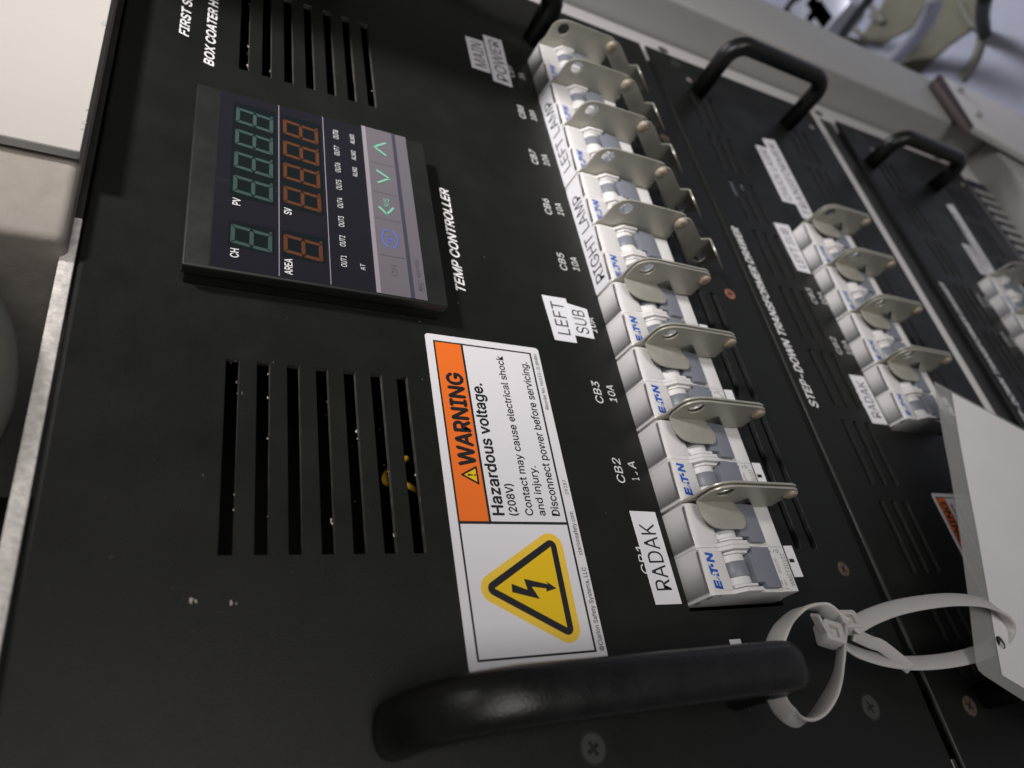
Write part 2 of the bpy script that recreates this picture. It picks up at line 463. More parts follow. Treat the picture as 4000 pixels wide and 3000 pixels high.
def screw(x, z, material, parent, origin, r=4.2, rot=0.3, name="screw", proud=0.25):
    mb = MB(origin); n = 28
    c = circle(x, z, r, n)
    # countersunk disc with a recessed cross cut out of its top
    def cross(k, w_):
        pts = []
        for q in range(4):
            a = rot + q * math.pi / 2
            ux, uz = math.cos(a), math.sin(a); vx, vz = -uz, ux
            pts += [(x + ux * k + vx * -w_, z + uz * k + vz * -w_), (x + ux * k + vx * w_, z + uz * k + vz * w_), (x + ux * w_ + vx * w_, z + uz * w_ + vz * w_)]
        return pts
    cr = cross(r * 0.52, r * 0.13)
    mb.slab(c, lambda a, b, d: (a, d, b), -proud, -0.02, holes=[cr])
    ob = mb.build(name, material, parent, bevel=0.12, seg=1)
    r2 = MB(origin); r2.slab(circle(x, z, r * 0.6, 16), lambda a, b, d: (a, d, b), -0.06, -0.03)
    s = r2.build("recess", M_DARK, ob)
    ring = MB(origin); ring.slab(circle(x, z, r * 1.13, n), lambda a, b, d: (a, d, b), -0.03, -0.01)
    ring.build("countersink", M_BLACK, ob)
    return ob

def handle(x, za, zb, D, rx, ry, parent, origin, rc=14, name="handle", rc2=None):
    mb = MB(origin); rc2 = rc2 or rc
    path = []
    def arc(cy, cz, r, a0, a1, n=9):
        for i in range(n + 1):
            t = math.radians(a0 + (a1 - a0) * i / n); path.append(Vector((x, cy + r * math.cos(t), cz + r * math.sin(t))))
    path.append(Vector((x, 0.5, za)))
    arc(-D + rc, za - rc, rc, 90, 180)
    arc(-D + rc2, zb + rc2, rc2, 180, 270)
    path.append(Vector((x, 0.5, zb)))
    sweep(mb, path, [(rx * math.copysign(abs(math.cos(t)) ** 0.8, math.cos(t)), ry * math.copysign(abs(math.sin(t)) ** 0.8, math.sin(t)))
                     for t in [2 * math.pi * i / 28 for i in range(28)]], Vector((1, 0, 0)))
    return mb.build(name, M_HANDLE, parent, smooth=True)

PITCH = 36.6
def BX(k): return -21.3 + PITCH * k          # left end of breaker k in the upper drawer
XR = 383.0; XL = -107.0

# ================================================================== upper drawer front
D1 = thing("drawer_front", "tall black drawer front carrying the temperature controller, the orange warning label and nine breakers", "drawer front", (138, 0, -113), "black drawer fronts in the rack")
O1 = (138, 0, -113)
holes = []
for i in range(7):
    for a, b in ((0, 66.84), (220.3, 287.1)):
        holes.append((a, b, -i * 9.67 - 4.05, -i * 9.67))
holes.append((-23.2, 309.5, -210.9, -162.4))
for i in range(2):
    for a, b in ((0.3, 67), (76, 143), (151, 218), (226, 293)):
        holes.append((a, b, -233.4 - 9.9 * i, -229.6 - 9.9 * i))
panel_plate("panel", XL, XR, -271.4, 45.8, 0, 2.1, holes, D1, O1)
mb = MB(O1)                                   # steel chassis box behind the front
mb.box(-95, 372, 200, 202, -266, 40); mb.box(-95, 372, 2.0, 200, -268, -266); mb.box(-95, 372, 2.0, 200, 40, 42)
mb.box(-97, -95, 2.0, 200, -266, 40); mb.box(372, 374, 2.0, 200, -266, 40)
mb.build("chassis", M_DARK, D1)
letters("FIRST SOLAR", 232.2, 277.5, 20.9, 24.6, M_INK, D1, bold=0.022, shear=0.25, origin=O1, y=-0.1)
letters("BOX COATER HTR", 216.6, 273.5, 10.2, 14.0, M_INK, D1, bold=0.022, shear=0.25, origin=O1, y=-0.1)
letters("TEMP CONTROLLER", 113.4, 174.2, -92.5, -88.3, M_INK, D1, bold=0.022, shear=0.25, origin=O1, y=-0.1)
for n in range(1, 10):
    x = 64.3 + PITCH * (n - 3)
    letters("CB%d" % n, x, x + 10.9, -148.9, -145.2, M_INK, D1, bold=0.002, shear=0.12, origin=O1, y=-0.1)
    if n == 2:                                # this rating is half rubbed away
        letters("1", x + 1.4, x + 2.6, -156.1, -152.5, M_INK, D1, origin=O1, y=-0.1); letters("A", x + 6.4, x + 9.8, -156.1, -152.5, M_INK, D1, shear=0.12, origin=O1, y=-0.1)
        mb = MB(O1); mb.flat([(x + 3.6, -155.9), (x + 4.8, -156.1), (x + 5.3, -155.2), (x + 5.0, -155.0), (x + 4.6, -155.7), (x + 3.8, -155.6)], put=lambda u, v: (u, -0.1, v)); mb.build("worn_digit", M_INK, D1)
        continue
    letters("10A" if n < 9 else "3A", x + 1.2, x + 9.8 - (3 if n == 9 else 0), -156.1, -152.5, M_INK, D1, bold=0.002, shear=0.12, origin=O1, y=-0.1)
for x, z, m, r in ((-62.2, -108.9, M_SCREW, 4.3), (-63.4, -237, M_SCREW, 4.4), (-9.2, -254.2, M_RUST, 3.2), (144.7, -255, M_RUST2, 3.6),
                   (-62.2, 24, M_SCREW, 4.3), (272, -255, M_RUST, 3.4), (374, -228, M_SCREW, 4.3), (374, 10, M_SCREW, 4.3), (374, -110, M_SCREW, 4.3)):
    screw(x, z, m, D1, O1, r, rot=random.uniform(0.1, 1.3))
handle(-50.2, -47.0, -171.0, 33.5, 7.7, 6.3, D1, O1, rc=26, rc2=11)
handle(331, -47, -171.0, 33.5, 7.7, 6.3, D1, O1, rc=26, rc2=11)
mb = MB(O1)
for k in range(26):                          # lint caught on the lower lips of the vent slots
    i = random.choice((0, 0, 0, 1, 3, 4, 5, 6)); a, b = random.choice(((2, 65), (2, 65), (222, 285)))
    x = random.uniform(a, b); z = -i * 9.67 - 4.05 + random.uniform(0.1, 0.5); y = random.uniform(0.8, 2.4); r = random.uniform(0.18, 0.55)
    c = Vector((x, y, z)); vs = [c + Vector((random.uniform(-1, 1) * r * 1.6, random.uniform(-1, 1) * r * 0.6, random.uniform(-0.8, 1) * r)) for _ in range(6)]
    mb.add(vs, [(0, 1, 2), (0, 2, 3), (0, 3, 4), (0, 4, 5), (0, 5, 1), (1, 2, 3), (3, 4, 5), (1, 5, 3)])
tag(mb.build("lint", M_LINT, D1), kind="stuff")
for cx, cz, s_ in ((-12.4, 6.2, 0.62), (-12.7, 5.0, 0.4), (-13.6, -3.9, 0.5), (-13.8, -5.2, 0.22)):    # two chips where the paint is knocked off
    mb = MB(O1)
    mb.flat([(cx + s_ * random.uniform(0.6, 1.5) * math.cos(t) * 1.3, cz + s_ * random.uniform(0.4, 1.0) * math.sin(t)) for t in [2 * math.pi * q / 9 for q in range(9)]], put=lambda a, b: (a, -0.08, b))
    mb.build("paint_chip", M_LINT, D1)
mb = MB(O1)
for k in range(150):                         # dust and small scuffs on the paint
    x = random.uniform(-60, 240); z = random.uniform(-265, 40); r = random.uniform(0.06, 0.16); a = random.uniform(0, 3.14); e = random.choice((1, 1, 1.5, 5))
    mb.flat([(x + r * e * math.cos(t) * math.cos(a) - r * math.sin(t) * math.sin(a), z + r * e * math.cos(t) * math.sin(a) + r * math.sin(t) * math.cos(a)) for t in [2 * math.pi * q / 6 for q in range(6)]], put=lambda u, v: (u, -0.05, v))
tag(mb.build("dust", M_DUST, D1), kind="stuff")
mb = MB(O1); mb.box(-40, -34.3, -0.16, -0.02, -182, -176.5); tag(mb.build("print_mark", M_INK, D1), "small white mark beside the handle foot")

# yellow wire seen through the slots
def unp(px, py, Y):
    """place a measured sight line at a chosen depth"""
    d = right * ((px - 2000) / 2780.86) + down * ((py - 1500) / 2780.86) + fwd
    return CAM + d * ((Y - CAM.y) / d.y)
yw = MB((30, 15, -55)); tube(yw, [unp(1590, 1790, 16), unp(1535, 1822, 14), unp(1507, 1856, 13), unp(1512, 1888, 13), unp(1560, 1886, 13), unp(1612, 1906, 13), unp(1665, 1940, 14)], 1.15, 10, 8)
tag(yw.build("yellow_wire", M_WIRE, None, smooth=True, loc=(30, 15, -55)), "yellow insulated wire seen inside through the two right-hand vent slots", "wire")

# ================================================================== circuit breakers
def breaker(loc, label, group):
    """two-pole breaker: origin at its left top edge on the panel surface"""
    t = thing("circuit_breaker", label, "circuit breaker", loc, group)
    for p in range(2):
        x0 = p * 17.72 + 0.02; x1 = x0 + 17.66
        prof = [(3, 1.0), (-1, 0.9), (-10.6, 0.25), (-11.6, -0.05), (-12.3, -0.8), (-12.65, -2.0), (-12.65, -11.0), (-7.5, -11.0), (-7.5, -30.0), (-12.65, -34.2), (-12.65, -43.8), (-12.2, -44.3), (-3.5, -44.3), (-1.5, -46.2), (3, -46.2)]
        mb = MB(); mb.slab(prof, lambda y, z, x: (x, y, z), x0 + 1.55, x1 - 1.55)
        wall = [(3, 1.0), (-1, 0.9), (-10.6, 0.25), (-11.6, -0.05), (-12.3, -0.8), (-12.65, -2.0), (-12.65, -10.2), (-16.0, -14.2), (-16.0, -22.6), (-13.3, -23.4), (-12.65, -34.2), (-12.65, -43.8), (-12.2, -44.3), (-3.5, -44.3), (-1.5, -46.2), (3, -46.2)]
        mb.slab(wall, lambda y, z, x: (x, y, z), x0, x0 + 1.55); mb.slab(wall, lambda y, z, x: (x, y, z), x1 - 1.55, x1)
        # thumb ribs beside the toggle
        for xx in (x0 + 2.1, x1 - 3.1):
            mb.slab([(-7.5, -12.0), (-12.65, -12.0), (-15.2, -15), (-15.2, -21.4), (-12.6, -22.6), (-7.5, -22.6)], lambda y, z, x: (x, y, z), xx, xx + 1.0)
        h = mb.build("pole_housing", M_PLASTIC, t, bevel=0.22, seg=2)
        # white barrel behind the toggle lever
        mb = MB(); arc = [(-8.6 - 6.0 * math.sin(math.radians(a)), -16.9 + 5.7 * math.cos(math.radians(a))) for a in range(0, 181, 12)]
        mb.slab([(-7.6, -11.2)] + arc + [(-7.6, -22.6)], lambda y, z, x: (x, y, z), x0 + 3.2, x1 - 3.2)
        mb.build("barrel", M_PLASTIC, h, bevel=0.12, seg=1)
        # rocker: central lever over the barrel and the wide thumb plate
        mb = MB(); arc = [(-8.6 - 6.6 * math.sin(math.radians(a)), -16.9 + 5.75 * math.cos(math.radians(a))) for a in range(0, 181, 12)]
        mb.slab([(-7.7, -11.15)] + arc + [(-9, -24), (-7.7, -24)], lambda y, z, x: (x, y, z), x0 + 6.0, x0 + 11.8)
        xa, xb = x0 + 1.75, x1 - 1.75
        mb2 = MB()
        outline = [(x0 + 3.3, -21.4), (x1 - 3.3, -21.4), (x1 - 3.3, -23.9), (xb + 0.9, -24.3), (xb + 0.9, -33.7), (xa - 0.6, -33.7), (xa - 0.6, -26.2), (x0 + 3.3, -25.4)]
        mb.slab(outline, lambda a, b, d: (a, d + (b + 21.4) * -0.06, b), -15.4, -10.5)
        mb.build("toggle", M_TOGGLE, t, bevel=0.2, seg=2)
    # maker's name in slanted blue capitals on the first pole
    mb = MB(); y = -12.75
    def G(*p): mb.flat([(1.9 + a, -6.15 + b) for a, b in p], put=lambda u, v: (u, y, v))
    s = 0.16
    def sl(x, z): return (x + s * z, z)
    for z0, z1 in ((0, 0.95), (1.35, 2.3), (2.7, 3.65)): G(sl(0, z0), sl(3.0, z0), sl(3.0, z1), sl(0, z1))
    G(sl(0, 0), sl(0.95, 0), sl(0.95, 3.65), sl(0, 3.65))
    G(sl(3.3, 0), sl(4.7, 1.5), sl(4.2, 1.5), sl(3.3, 0.6)); G(sl(4.6, 0), sl(6.0, 0), sl(5.4, 1.4), sl(4.9, 1.4)); G(sl(4.7, 2.1), sl(5.3, 2.1), sl(5.0, 3.5))
    G(sl(6.3, 0), sl(7.3, 0), sl(7.3, 2.5), sl(8.2, 2.9), sl(8.8, 3.65), sl(4.9, 3.65), sl(5.5, 2.9), sl(6.3, 2.5))
    G(*[(8.9 + 0.72 * math.cos(q), 2.0 + 0.72 * math.sin(q)) for q in [2 * math.pi * k / 12 for k in range(12)]])
    G(sl(9.9, 0), sl(10.9, 0), sl(10.9, 2.2), sl(12.4, 0), sl(13.4, 0), sl(13.4, 3.65), sl(12.4, 3.65), sl(12.4, 1.5), sl(10.9, 3.65), sl(9.9, 3.65))
    mb.build("maker_name", M_BLUE, t)
    mb = MB()
    letters("WMZT2D10T", 2.0, 15.0, -43.1, -40.9, M_GREYINK, mb=mb, y=-12.74, bold=0.0)
    letters("10A", 2.2, 4.6, -36.9, -35.8, M_GREYINK, mb=mb, y=-12.74)
    letters("48V-", 2.2, 5.0, -38.9, -37.7, M_GREYINK, mb=mb, y=-12.74)
    letters("480Y/277V~", 7.0, 13.4, -38.2, -36.9, M_GREYINK, mb=mb, y=-12.74)
    letters("/", 0.9, 1.7, -38.9, -35.8, M_GREYINK, mb=mb, y=-12.74)
    mb.flat(circle(16.0, -40.0, 0.75, 14), [circle(16.0, -40.0, 0.5, 14)], put=lambda u, v: (u, -12.74, v))
    mb.flat([(15.3, -35.4), (16.6, -36.4), (15.6, -36.4)], put=lambda u, v: (u, -12.74, v)); mb.flat([(15.3, -37.6), (16.6, -38.4), (15.6, -38.4)], put=lambda u, v: (u, -12.74, v))
    mb.build("rating_print", M_GREYINK, t)
    mb = MB(); mb.box(5.4, 18.0, -12.95, -12.6, -49.0, -44.35)
    tb = mb.build("marker_tab", M_LABEL, t)
    mb = MB(); mb.box(11.2, 12.6, -13.05, -12.97, -47.2, -44.6); mb.build("tab_mark", M_BLACK, tb)
    return t

ZT = -163.2
G1 = "breakers in the long row of the upper drawer"
B_LABELS = ["first two-pole breaker of the upper row, right of the RADAK tape, its end wall showing",
            "second breaker of the upper row, beside the print CB2",
            "third breaker of the upper row, beside the print CB3",
            "fourth breaker of the upper row, beside the LEFT SUB tape",
            "fifth breaker of the upper row, under the start of the RIGHT LAMP tape, beside CB5",
            "sixth upper breaker, beside CB6 and under the end of the RIGHT LAMP tape",
            "seventh upper breaker, beside CB7 and under the start of the LEFT LAMP tape",
            "eighth upper breaker, beside CB8 and under the end of the LEFT LAMP tape",
            "last blurred breaker of the upper row, next to the MAIN POWER tape"]
B0 = breaker((BX(0), 0, ZT), B_LABELS[0], G1)
mb = MB()                                    # moulding holes and scuffs on the open end wall
for yy, zz, ra, rb in ((-8.9, -1.9, 1.9, 0.55), (-11.0, -5.2, 0.9, 0.3), (-2.4, -1.4, 2.0, 0.7)):
    mb.slab(circle(yy, zz, ra, 14, rb, 0.4), lambda y, z, x: (x, y, z), -0.06, 0.02)
mb.build("end_wall_recess", M_RUST, B0)
bpy.context.view_layer.update()
for k in range(1, 9):
    c = copy_tree(B0, (PITCH * k, 0, 0), skip=("end_wall_recess",)); c["label"] = B_LABELS[k]

# ================================================================== lockout brackets
RIV = (-26.2, -43.1)
OUT_TOP = [(-24.8, -3.0), (-27.0, -4.0), (-28.9, -5.9), (-30.1, -8.8), (-30.6, -13.0), (-30.7, -30.0), (-30.6, -41.2), (-29.7, -43.9), (-27.9, -45.4), (-21.0, -44.3), (-14.3, -44.2)]
def strap_outline(): return [(-16.4, -3.4), (-19.4, -2.7)] + OUT_TOP[:5] + [(-30.7, -30.0), (-30.4, -42.0), (-29.4, -44.6), (-27.2, -46.2), (-24.8, -46.1), (-22.8, -44.8), (-21.6, -42.6), (-20.9, -38), (-20.9, -24.8), (-16.4, -21.6)]
def lock_outline(): return [(-16.4, -3.4), (-19.4, -2.7)] + OUT_TOP + [(-13.3, -34.4), (-15.4, -32.4), (-20.9, -25.8), (-20.9, -24.8), (-16.4, -21.6)]
def main_outline(): return [(0.5, -1.0), (-12.3, -0.6), (-16.4, -2.4), (-20.0, -2.6)] + OUT_TOP + [(-6, -44.6), (0.5, -44.6)]
def main_open(): return [(0.5, -1.0), (-12.3, -0.6), (-16.4, -2.4), (-20.0, -2.6)] + OUT_TOP + [(-6, -44.6), (0.5, -44.6)]
def bracket(loc, label, group, opened):
    """pair of plates standing out from the gap beside a breaker; origin on the panel at the gap, X grows to the next breaker"""
    t = thing("lockout_bracket", label, "lockout bracket", loc, group)
    yz = lambda y, z, x: (x, y, z)
    mb = MB(); mb.slab(main_outline(), yz, 0.15, 1.05, holes=[circle(-24.9, -10.4, 3.5, 28)])
    mb.build("fixed_plate", M_ZINC, t, bevel=0.12, seg=1)
    # lock plate, drawn closed; turned about the rivet when open
    ang = math.radians(-143) if opened else 0.0
    def turn(v):
        y, z = v[1] - RIV[0], v[2] - RIV[1]
        return (v[0], RIV[0] + y * math.cos(ang) - z * math.sin(ang), RIV[1] + y * math.sin(ang) + z * math.cos(ang))
    mb = MB()
    mb.slab(strap_outline() if opened else lock_outline(), lambda y, z, x: turn((x, y, z)), -1.6, -0.7, holes=[circle(-24.9, -10.4, 3.5, 28)])
    lp = mb.build("swing_plate", M_ZINC, t, bevel=0.12, seg=1)
    fl = [(-1.25, -2.9), (-6.3, -2.9), (-8.6, -4.0), (-10.6, -5.8), (-12.0, -8.2), (-12.5, -11.5), (-12.55, -20.5), (-12.3, -22.2), (-11.2, -23.7), (-9.2, -24.5), (-7.0, -24.4), (-5.2, -23.6), (-4.0, -22.6), (-3.3, -22.2), (-2.3, -22.4), (-1.9, -21.6), (-1.25, -21.0)]
    mb = MB(); mb.slab(fl, lambda x, z, y: turn((x, y, z)), -16.95, -16.05)
    # rounded bend joining flap and plate
    for q in range(5):
        pass
    mb.build("flap", M_ZINC, lp, bevel=0.22, seg=2)
    mb = MB(); n = 20
    rings = [(3.0, -1.62), (2.95, -2.1), (2.5, -2.6), (1.6, -2.95), (0.6, -3.05)]
    vs = []; fs = []
    for r, x in rings: vs += [(x, RIV[0] + r * math.cos(2 * math.pi * i / n), RIV[1] + r * math.sin(2 * math.pi * i / n)) for i in range(n)]
    for j in range(4):
        for i in range(n): fs.append((j * n + i, j * n + (i + 1) % n, (j + 1) * n + (i + 1) % n, (j + 1) * n + i))
    fs.append(tuple(4 * n + i for i in range(n)))
    mb.add(vs, fs)
    mb.slab(circle(RIV[0], RIV[1], 1.2, 10), yz, -1.7, 1.6); mb.slab(circle(RIV[0], RIV[1], 2.3, 16), yz, 1.07, 1.7)
    mb.build("rivet", M_RIVET, t, smooth=False)
    return t
GB = "lockout brackets on the upper breaker row"
L_CL = ["closed bracket nearest the camera, its rounded flap over the first breaker above RADAK",
        "closed bracket with flap over the second breaker of the upper row",
        "closed bracket with flap over the third breaker of the upper row",
        "closed bracket with flap over the fourth breaker, just below the RIGHT LAMP tape"]
L_OP = ["opened bracket at CB5, its swing plate hanging down, its white-filled hole showing",
        "opened bracket at CB6, swing plate hanging below its rivet",
        "opened bracket at CB7, swing plate hanging below its rivet",
        "opened bracket at CB8, swing plate hanging below its rivet",
        "last blurred opened bracket of the upper row, beside the far black handle"]
LC = bracket((BX(0) + 35.85, 0, ZT), L_CL[0], GB, False)
LO = bracket((BX(4) + 35.85, 0, ZT), L_OP[0], GB, True)
bpy.context.view_layer.update()
for k in range(1, 4):
    c = copy_tree(LC, (PITCH * k, 0, 0)); c["label"] = L_CL[k]
for k in range(1, 5):
    c = copy_tree(LO, (PITCH * k, 0, 0)); c["label"] = L_OP[k]

# ================================================================== temperature controller
yF = -10.4
KF = (206.046 - 10.4) / (206.046 - 7.1)
def fx(x): return CAM[0] + (x - CAM[0]) * KF       # face coordinates measured at 7.1 mm, carried to the real face plane
def fz(z): return CAM[2] + (z - CAM[2]) * KF
CX0, CX1, CZ0, CZ1 = fx(97.8), fx(193.5), fz(-80), fz(16)
OC = ((CX0 + CX1) / 2, 0, (CZ0 + CZ1) / 2)
TC = thing("temperature_controller", "charcoal square temperature controller with unlit digits and a mauve key strip", "controller", OC)
mb = MB(OC); mb.box(CX0, CX1, yF, -5.6, CZ0, CZ1); mb.build("bezel", M_CTRL, TC, bevel=0.8, seg=3)
mb = MB(OC); mb.box(CX0 + 0.9, CX1 - 0.9, -5.6, -0.05, CZ0 + 0.9, CZ1 - 0.9); mb.build("rear_collar", M_CTRL, TC, bevel=0.4, seg=1)
def rect(mb, x0, x1, z0, z1, y, d=0.0): 
    mb.flat([(x0, z0), (x1, z0), (x1, z1), (x0, z1)], put=lambda a, b: (a, y, b))
def crect(name, x0, x1, z0, z1, m, lift, parent=None):
    mb = MB(OC); mb.box(fx(x0), fx(x1), yF - lift, yF - lift + 0.12, fz(z0), fz(z1)); return mb.build(name, m, parent or TC)
win = crect("display_window", 98.8, 192.9, -50.8, 7.2, M_GLASS, 0.06)
mb = MB(OC)
for a in ((98.8, 192.9, 7.3, 7.75),): mb.box(fx(a[0]), fx(a[1]), yF - 0.03, yF + 0.1, fz(a[2]), fz(a[3]))
mb.build("seam", M_BLACK, TC)
mb = MB(OC)
for z in (-15.45, -33.75): mb.box(fx(99.2), fx(192.8), yF - 0.14, yF - 0.02, fz(z - 0.16), fz(z + 0.16))
mb.build("divider_line", M_KEYBAR2, TC)
for (a, b, c, d) in ((133.4, 187.4, -14.2, 2.2), (109.0, 121.7, -14.0, 2.0), (133.4, 187.4, -32.6, -16.2), (108.4, 121.7, -32.6, -16.4)):
    crect("digit_well", a, b, c, d, M_WELL, 0.10, win)
def digit(x0, x1, z0, z1, m, name):
    """seven slanted segments and a point"""
    mb = MB(OC); W = x1 - x0; H = z1 - z0; t = 1.45; g = 0.22; sh = 0.13; mid = H / 2
    def pt(x, z): return (fx(x0 + x + sh * z), fz(z0 + z))
    W -= sh * H + 1.2
    def seg(*p): mb.flat([pt(*q) for q in p], put=lambda a, b: (a, yF - 0.17, b))
    for zc, up in ((H, -1), (0, 1)):
        seg((g, zc), (W - g, zc), (W - t - g, zc + up * t), (t + g, zc + up * t))
    seg((g + t * .5, mid), (t + g, mid + t / 2), (W - t - g, mid + t / 2), (W - g - t * .5, mid), (W - t - g, mid - t / 2), (t + g, mid - t / 2))
    for a, b in ((mid, H), (0, mid)):
        lo, hi = a + g, b - g
        l0 = lo + (t if a == 0 else t / 2); h0 = hi - (t / 2 if b == mid else t)
        seg((0, lo), (0, hi), (t, h0), (t, l0)); seg((W, lo), (W, hi), (W - t, h0), (W - t, l0))
    mb.flat([(pt(W + 0.75, 0.55)[0] + 0.55 * math.cos(q), pt(0, 0.55)[1] + 0.55 * math.sin(q)) for q in [2 * math.pi * k / 10 for k in range(10)]], put=lambda a, b: (a, yF - 0.17, b))
    return mb.build(name, m, TC)
for k in range(4):
    digit(134.6 + 13.1 * k, 146.6 + 13.1 * k, -13.2, 1.1, M_SEG_G, "green_digit")
    digit(134.6 + 13.1 * k, 146.6 + 13.1 * k, -31.4, -17.1, M_SEG_O, "orange_digit")
digit(109.2, 121.2, -13.0, 1.2, M_SEG_G, "green_digit"); digit(109.2, 121.2, -31.2, -17.0, M_SEG_O, "orange_digit")
def ct(text, x0, x1, zb, zt, m=M_INK, bold=0.0, shear=0.0):
    return letters(text, fx(x0), fx(x1), fz(zb), fz(zt), m, TC, y=yF - 0.2, bold=bold, shear=shear, origin=OC)
ct("CH", 104.3, 108.3, -1.7, 1.0, bold=0.012); ct("PV", 129.7, 133.2, -1.7, 1.0, bold=0.012)
ct("AREA", 100.6, 108.0, -20.0, -17.3, bold=0.012); ct("SV", 130.2, 133.5, -20.0, -17.3, bold=0.012)
for k in range(8): ct("OUT%d" % (k + 1), 108.8 + 10.26 * k, 114.4 + 10.26 * k, -40.1, -37.9)
for k in range(3): ct("ALM%d" % (k + 1), 159.7 + 10.26 * k, 165.5 + 10.26 * k, -47.1, -45.2)
ct("AT", 108.8, 111.8, -47.2, -45.3)
kp = crect("keypad", 98.9, 194.1, -71.3, -50.8, M_KEYBAR, 0.10)
crect("keypad_edge", 98.9, 194.1, -52.6, -50.9, M_KEYBAR2, 0.2, kp)
crect("keypad_line", 98.9, 194.1, -66.1, -64.5, M_KEYLINE, 0.2, kp)
def kpoly(pts, m, name):
    mb = MB(OC)
    for p in pts: mb.flat([(fx(a), fz(b)) for a, b in p], put=lambda a, b: (a, yF - 0.24, b))
    return mb.build(name, m, kp)
def chev(a, b, c, w_):
    """two strokes a-b-c"""
    out = []
    for p, q in ((a, b), (b, c)):
        d = (Vector(q) - Vector(p)).normalized(); n = Vector((-d.y, d.x)) * w_ / 2; e = d * w_ * 0.35
        out.append([tuple(Vector(p) - n), tuple(Vector(q) + e - n), tuple(Vector(q) + e + n), tuple(Vector(p) + n)])
    return out
kpoly(chev((177.8, -61.0), (181.9, -55.8), (186.1, -61.1), 0.95), M_MINT, "up_arrow")
kpoly(chev((159.4, -55.8), (163.5, -61.2), (166.9, -56.0), 0.95), M_MINT, "down_arrow")
kpoly(chev((145.2, -55.1), (141.6, -58.3), (145.9, -61.4), 0.95), M_MINT, "left_arrow")
def kt(text, x0, x1, zb, zt, m, bold=0.0):
    return letters(text, fx(x0), fx(x1), fz(zb), fz(zt), m, kp, y=yF - 0.24, bold=bold, origin=OC)
kt("R/S", 146.0, 150.6, -59.8, -57.5, M_MINT); kt("SET", 125.4, 130.4, -59.4, -57.3, M_KEYBLUE)
ar = []
for a0 in (20, 200):
    ar.append([(128 + r * math.cos(math.radians(a)) * 5.4, -58.4 + r * math.sin(math.radians(a)) * 3.4) for r, rng in ((1.0, range(a0, a0 + 141, 10)), (0.86, range(a0 + 140, a0 - 1, -10))) for a in rng])
kpoly(ar, M_KEYBLUE, "set_ring")
kt("CH", 108.6, 114.1, -59.9, -57.6, M_KEYINK); kt("RKC", 103.3, 107.9, -69.6, -68.0, M_KEYINK, 0.01); kt("MA900", 110.0, 119.4, -69.6, -67.9, M_KEYINK)
crect("name_rule", 103.2, 107.9, -70.35, -70.05, M_KEYINK, 0.24, kp)
for x in (118.5, 138.3, 153.5, 171.5):
    crect("key_groove", x, x + 0.25, -64.0, -53.5, M_KEYLINE, 0.13, kp)

# ================================================================== warning labels
def wlabel(x0, x1, z0, z1, name, label, full=True):
    o = ((x0 + x1) / 2, 0, (z0 + z1) / 2)
    t = thing(name, label, "warning label", o)
    mb = MB(o); mb.slab(rrect(x0, x1, z0, z1, 1.5), lambda a, b, d: (a, d, b), -0.18, -0.01); mb.build("backing", M_LABEL, t)
    return t, o
WL, OW = wlabel(-37.6, 88.5, -121.9, -71.3, "warning_label", "large white and orange voltage warning label with a yellow lightning triangle")
def wf(name, polys, m, y, holes=None):
    mb = MB(OW)
    for k, p in enumerate(polys): mb.flat(p, holes[k] if holes else (), put=lambda a, b: (a, y, b))
    return mb.build(name, m, WL)
def R4(a, b, c, d): return [(a, c), (b, c), (b, d), (a, d)]
wf("frame_line", [R4(-34.5, 85.6, -117.9, -117.1), R4(-34.5, 85.6, -75.1, -74.4), R4(84.9, 85.6, -117.1, -75.1), R4(-34.5, -33.8, -117.1, -75.1), R4(9.9, 10.9, -117.1, -75.1), R4(10.9, 84.9, -86.9, -86.0)], M_BLACK, -0.22)
wf("orange_band", [R4(10.9, 84.9, -86.0, -75.1)], M_ORANGE, -0.21)
def wt(text, a, b, zb, zt, bold=0.012): return letters(text, a, b, zb, zt, M_BLACK, WL, y=-0.25, bold=bold, origin=OW)
wt("WARNING", 32.0, 70.8, -84.4, -78.0, 0.03)
wt("Hazardous voltage.", 13.3, 67.4, -92.3, -87.9, 0.022)
wt("(208V)", 13.2, 25.2, -97.6, -94.5, 0.018)
wt("Contact may cause electrical shock", 13.3, 81.9, -104.0, -101.0)
wt("and injury.", 13.3, 33.0, -109.0, -106.1)
wt("Disconnect power before servicing.", 13.3, 80.4, -115.0, -111.8)
wt("Reorder No. H6010-2LWHBH", 58.6, 85.2, -120.6, -119.1, 0.002)
wt("09287", 21.9, 27.8, -120.9, -119.4, 0.0)
wt("\u00a9Clarion Safety Systems, LLC", -34.2, -6.0, -120.9, -119.2, 0.005)
wt("clarionsafety.com", -1.4, 15.0, -120.9, -119.2, 0.002)
tri = [(24.9, -84.3), (31.4, -84.3), (28.15, -78.4)]
wf("alert_outline", [offset_tri(tri, 0.35, 4)], M_BLACK, -0.24)
wf("alert_triangle", [[(25.6, -83.9), (30.7, -83.9), (28.15, -79.2)]], M_YELLOW, -0.27)
wf("alert_mark", [R4(27.8, 28.5, -83.7, -83.0), [(27.95, -82.6), (28.35, -82.6), (28.6, -80.6), (27.7, -80.6)]], M_BLACK, -0.29)
inner = [(-12.25, -84.1), (1.75, -108.4), (-26.1, -108.4)]
wf("hazard_border", [offset_tri(inner, 4.9)], M_YELLOW2, -0.21)
wf("hazard_outline", [offset_tri(inner, 2.35)], M_BLACK, -0.24)
wf("hazard_triangle", [inner], M_YELLOW, -0.27)
wf("lightning_bolt", [[(-10.9, -90.5), (-13.12, -96.07), (-9.36, -95.44), (-11.5, -104.3), (-10.4, -103.7), (-12.99, -107.3), (-14.0, -103.2), (-12.9, -103.3), (-12.14, -97.92), (-16.35, -100.1), (-13.7, -90.2)]], M_BLACK, -0.30)

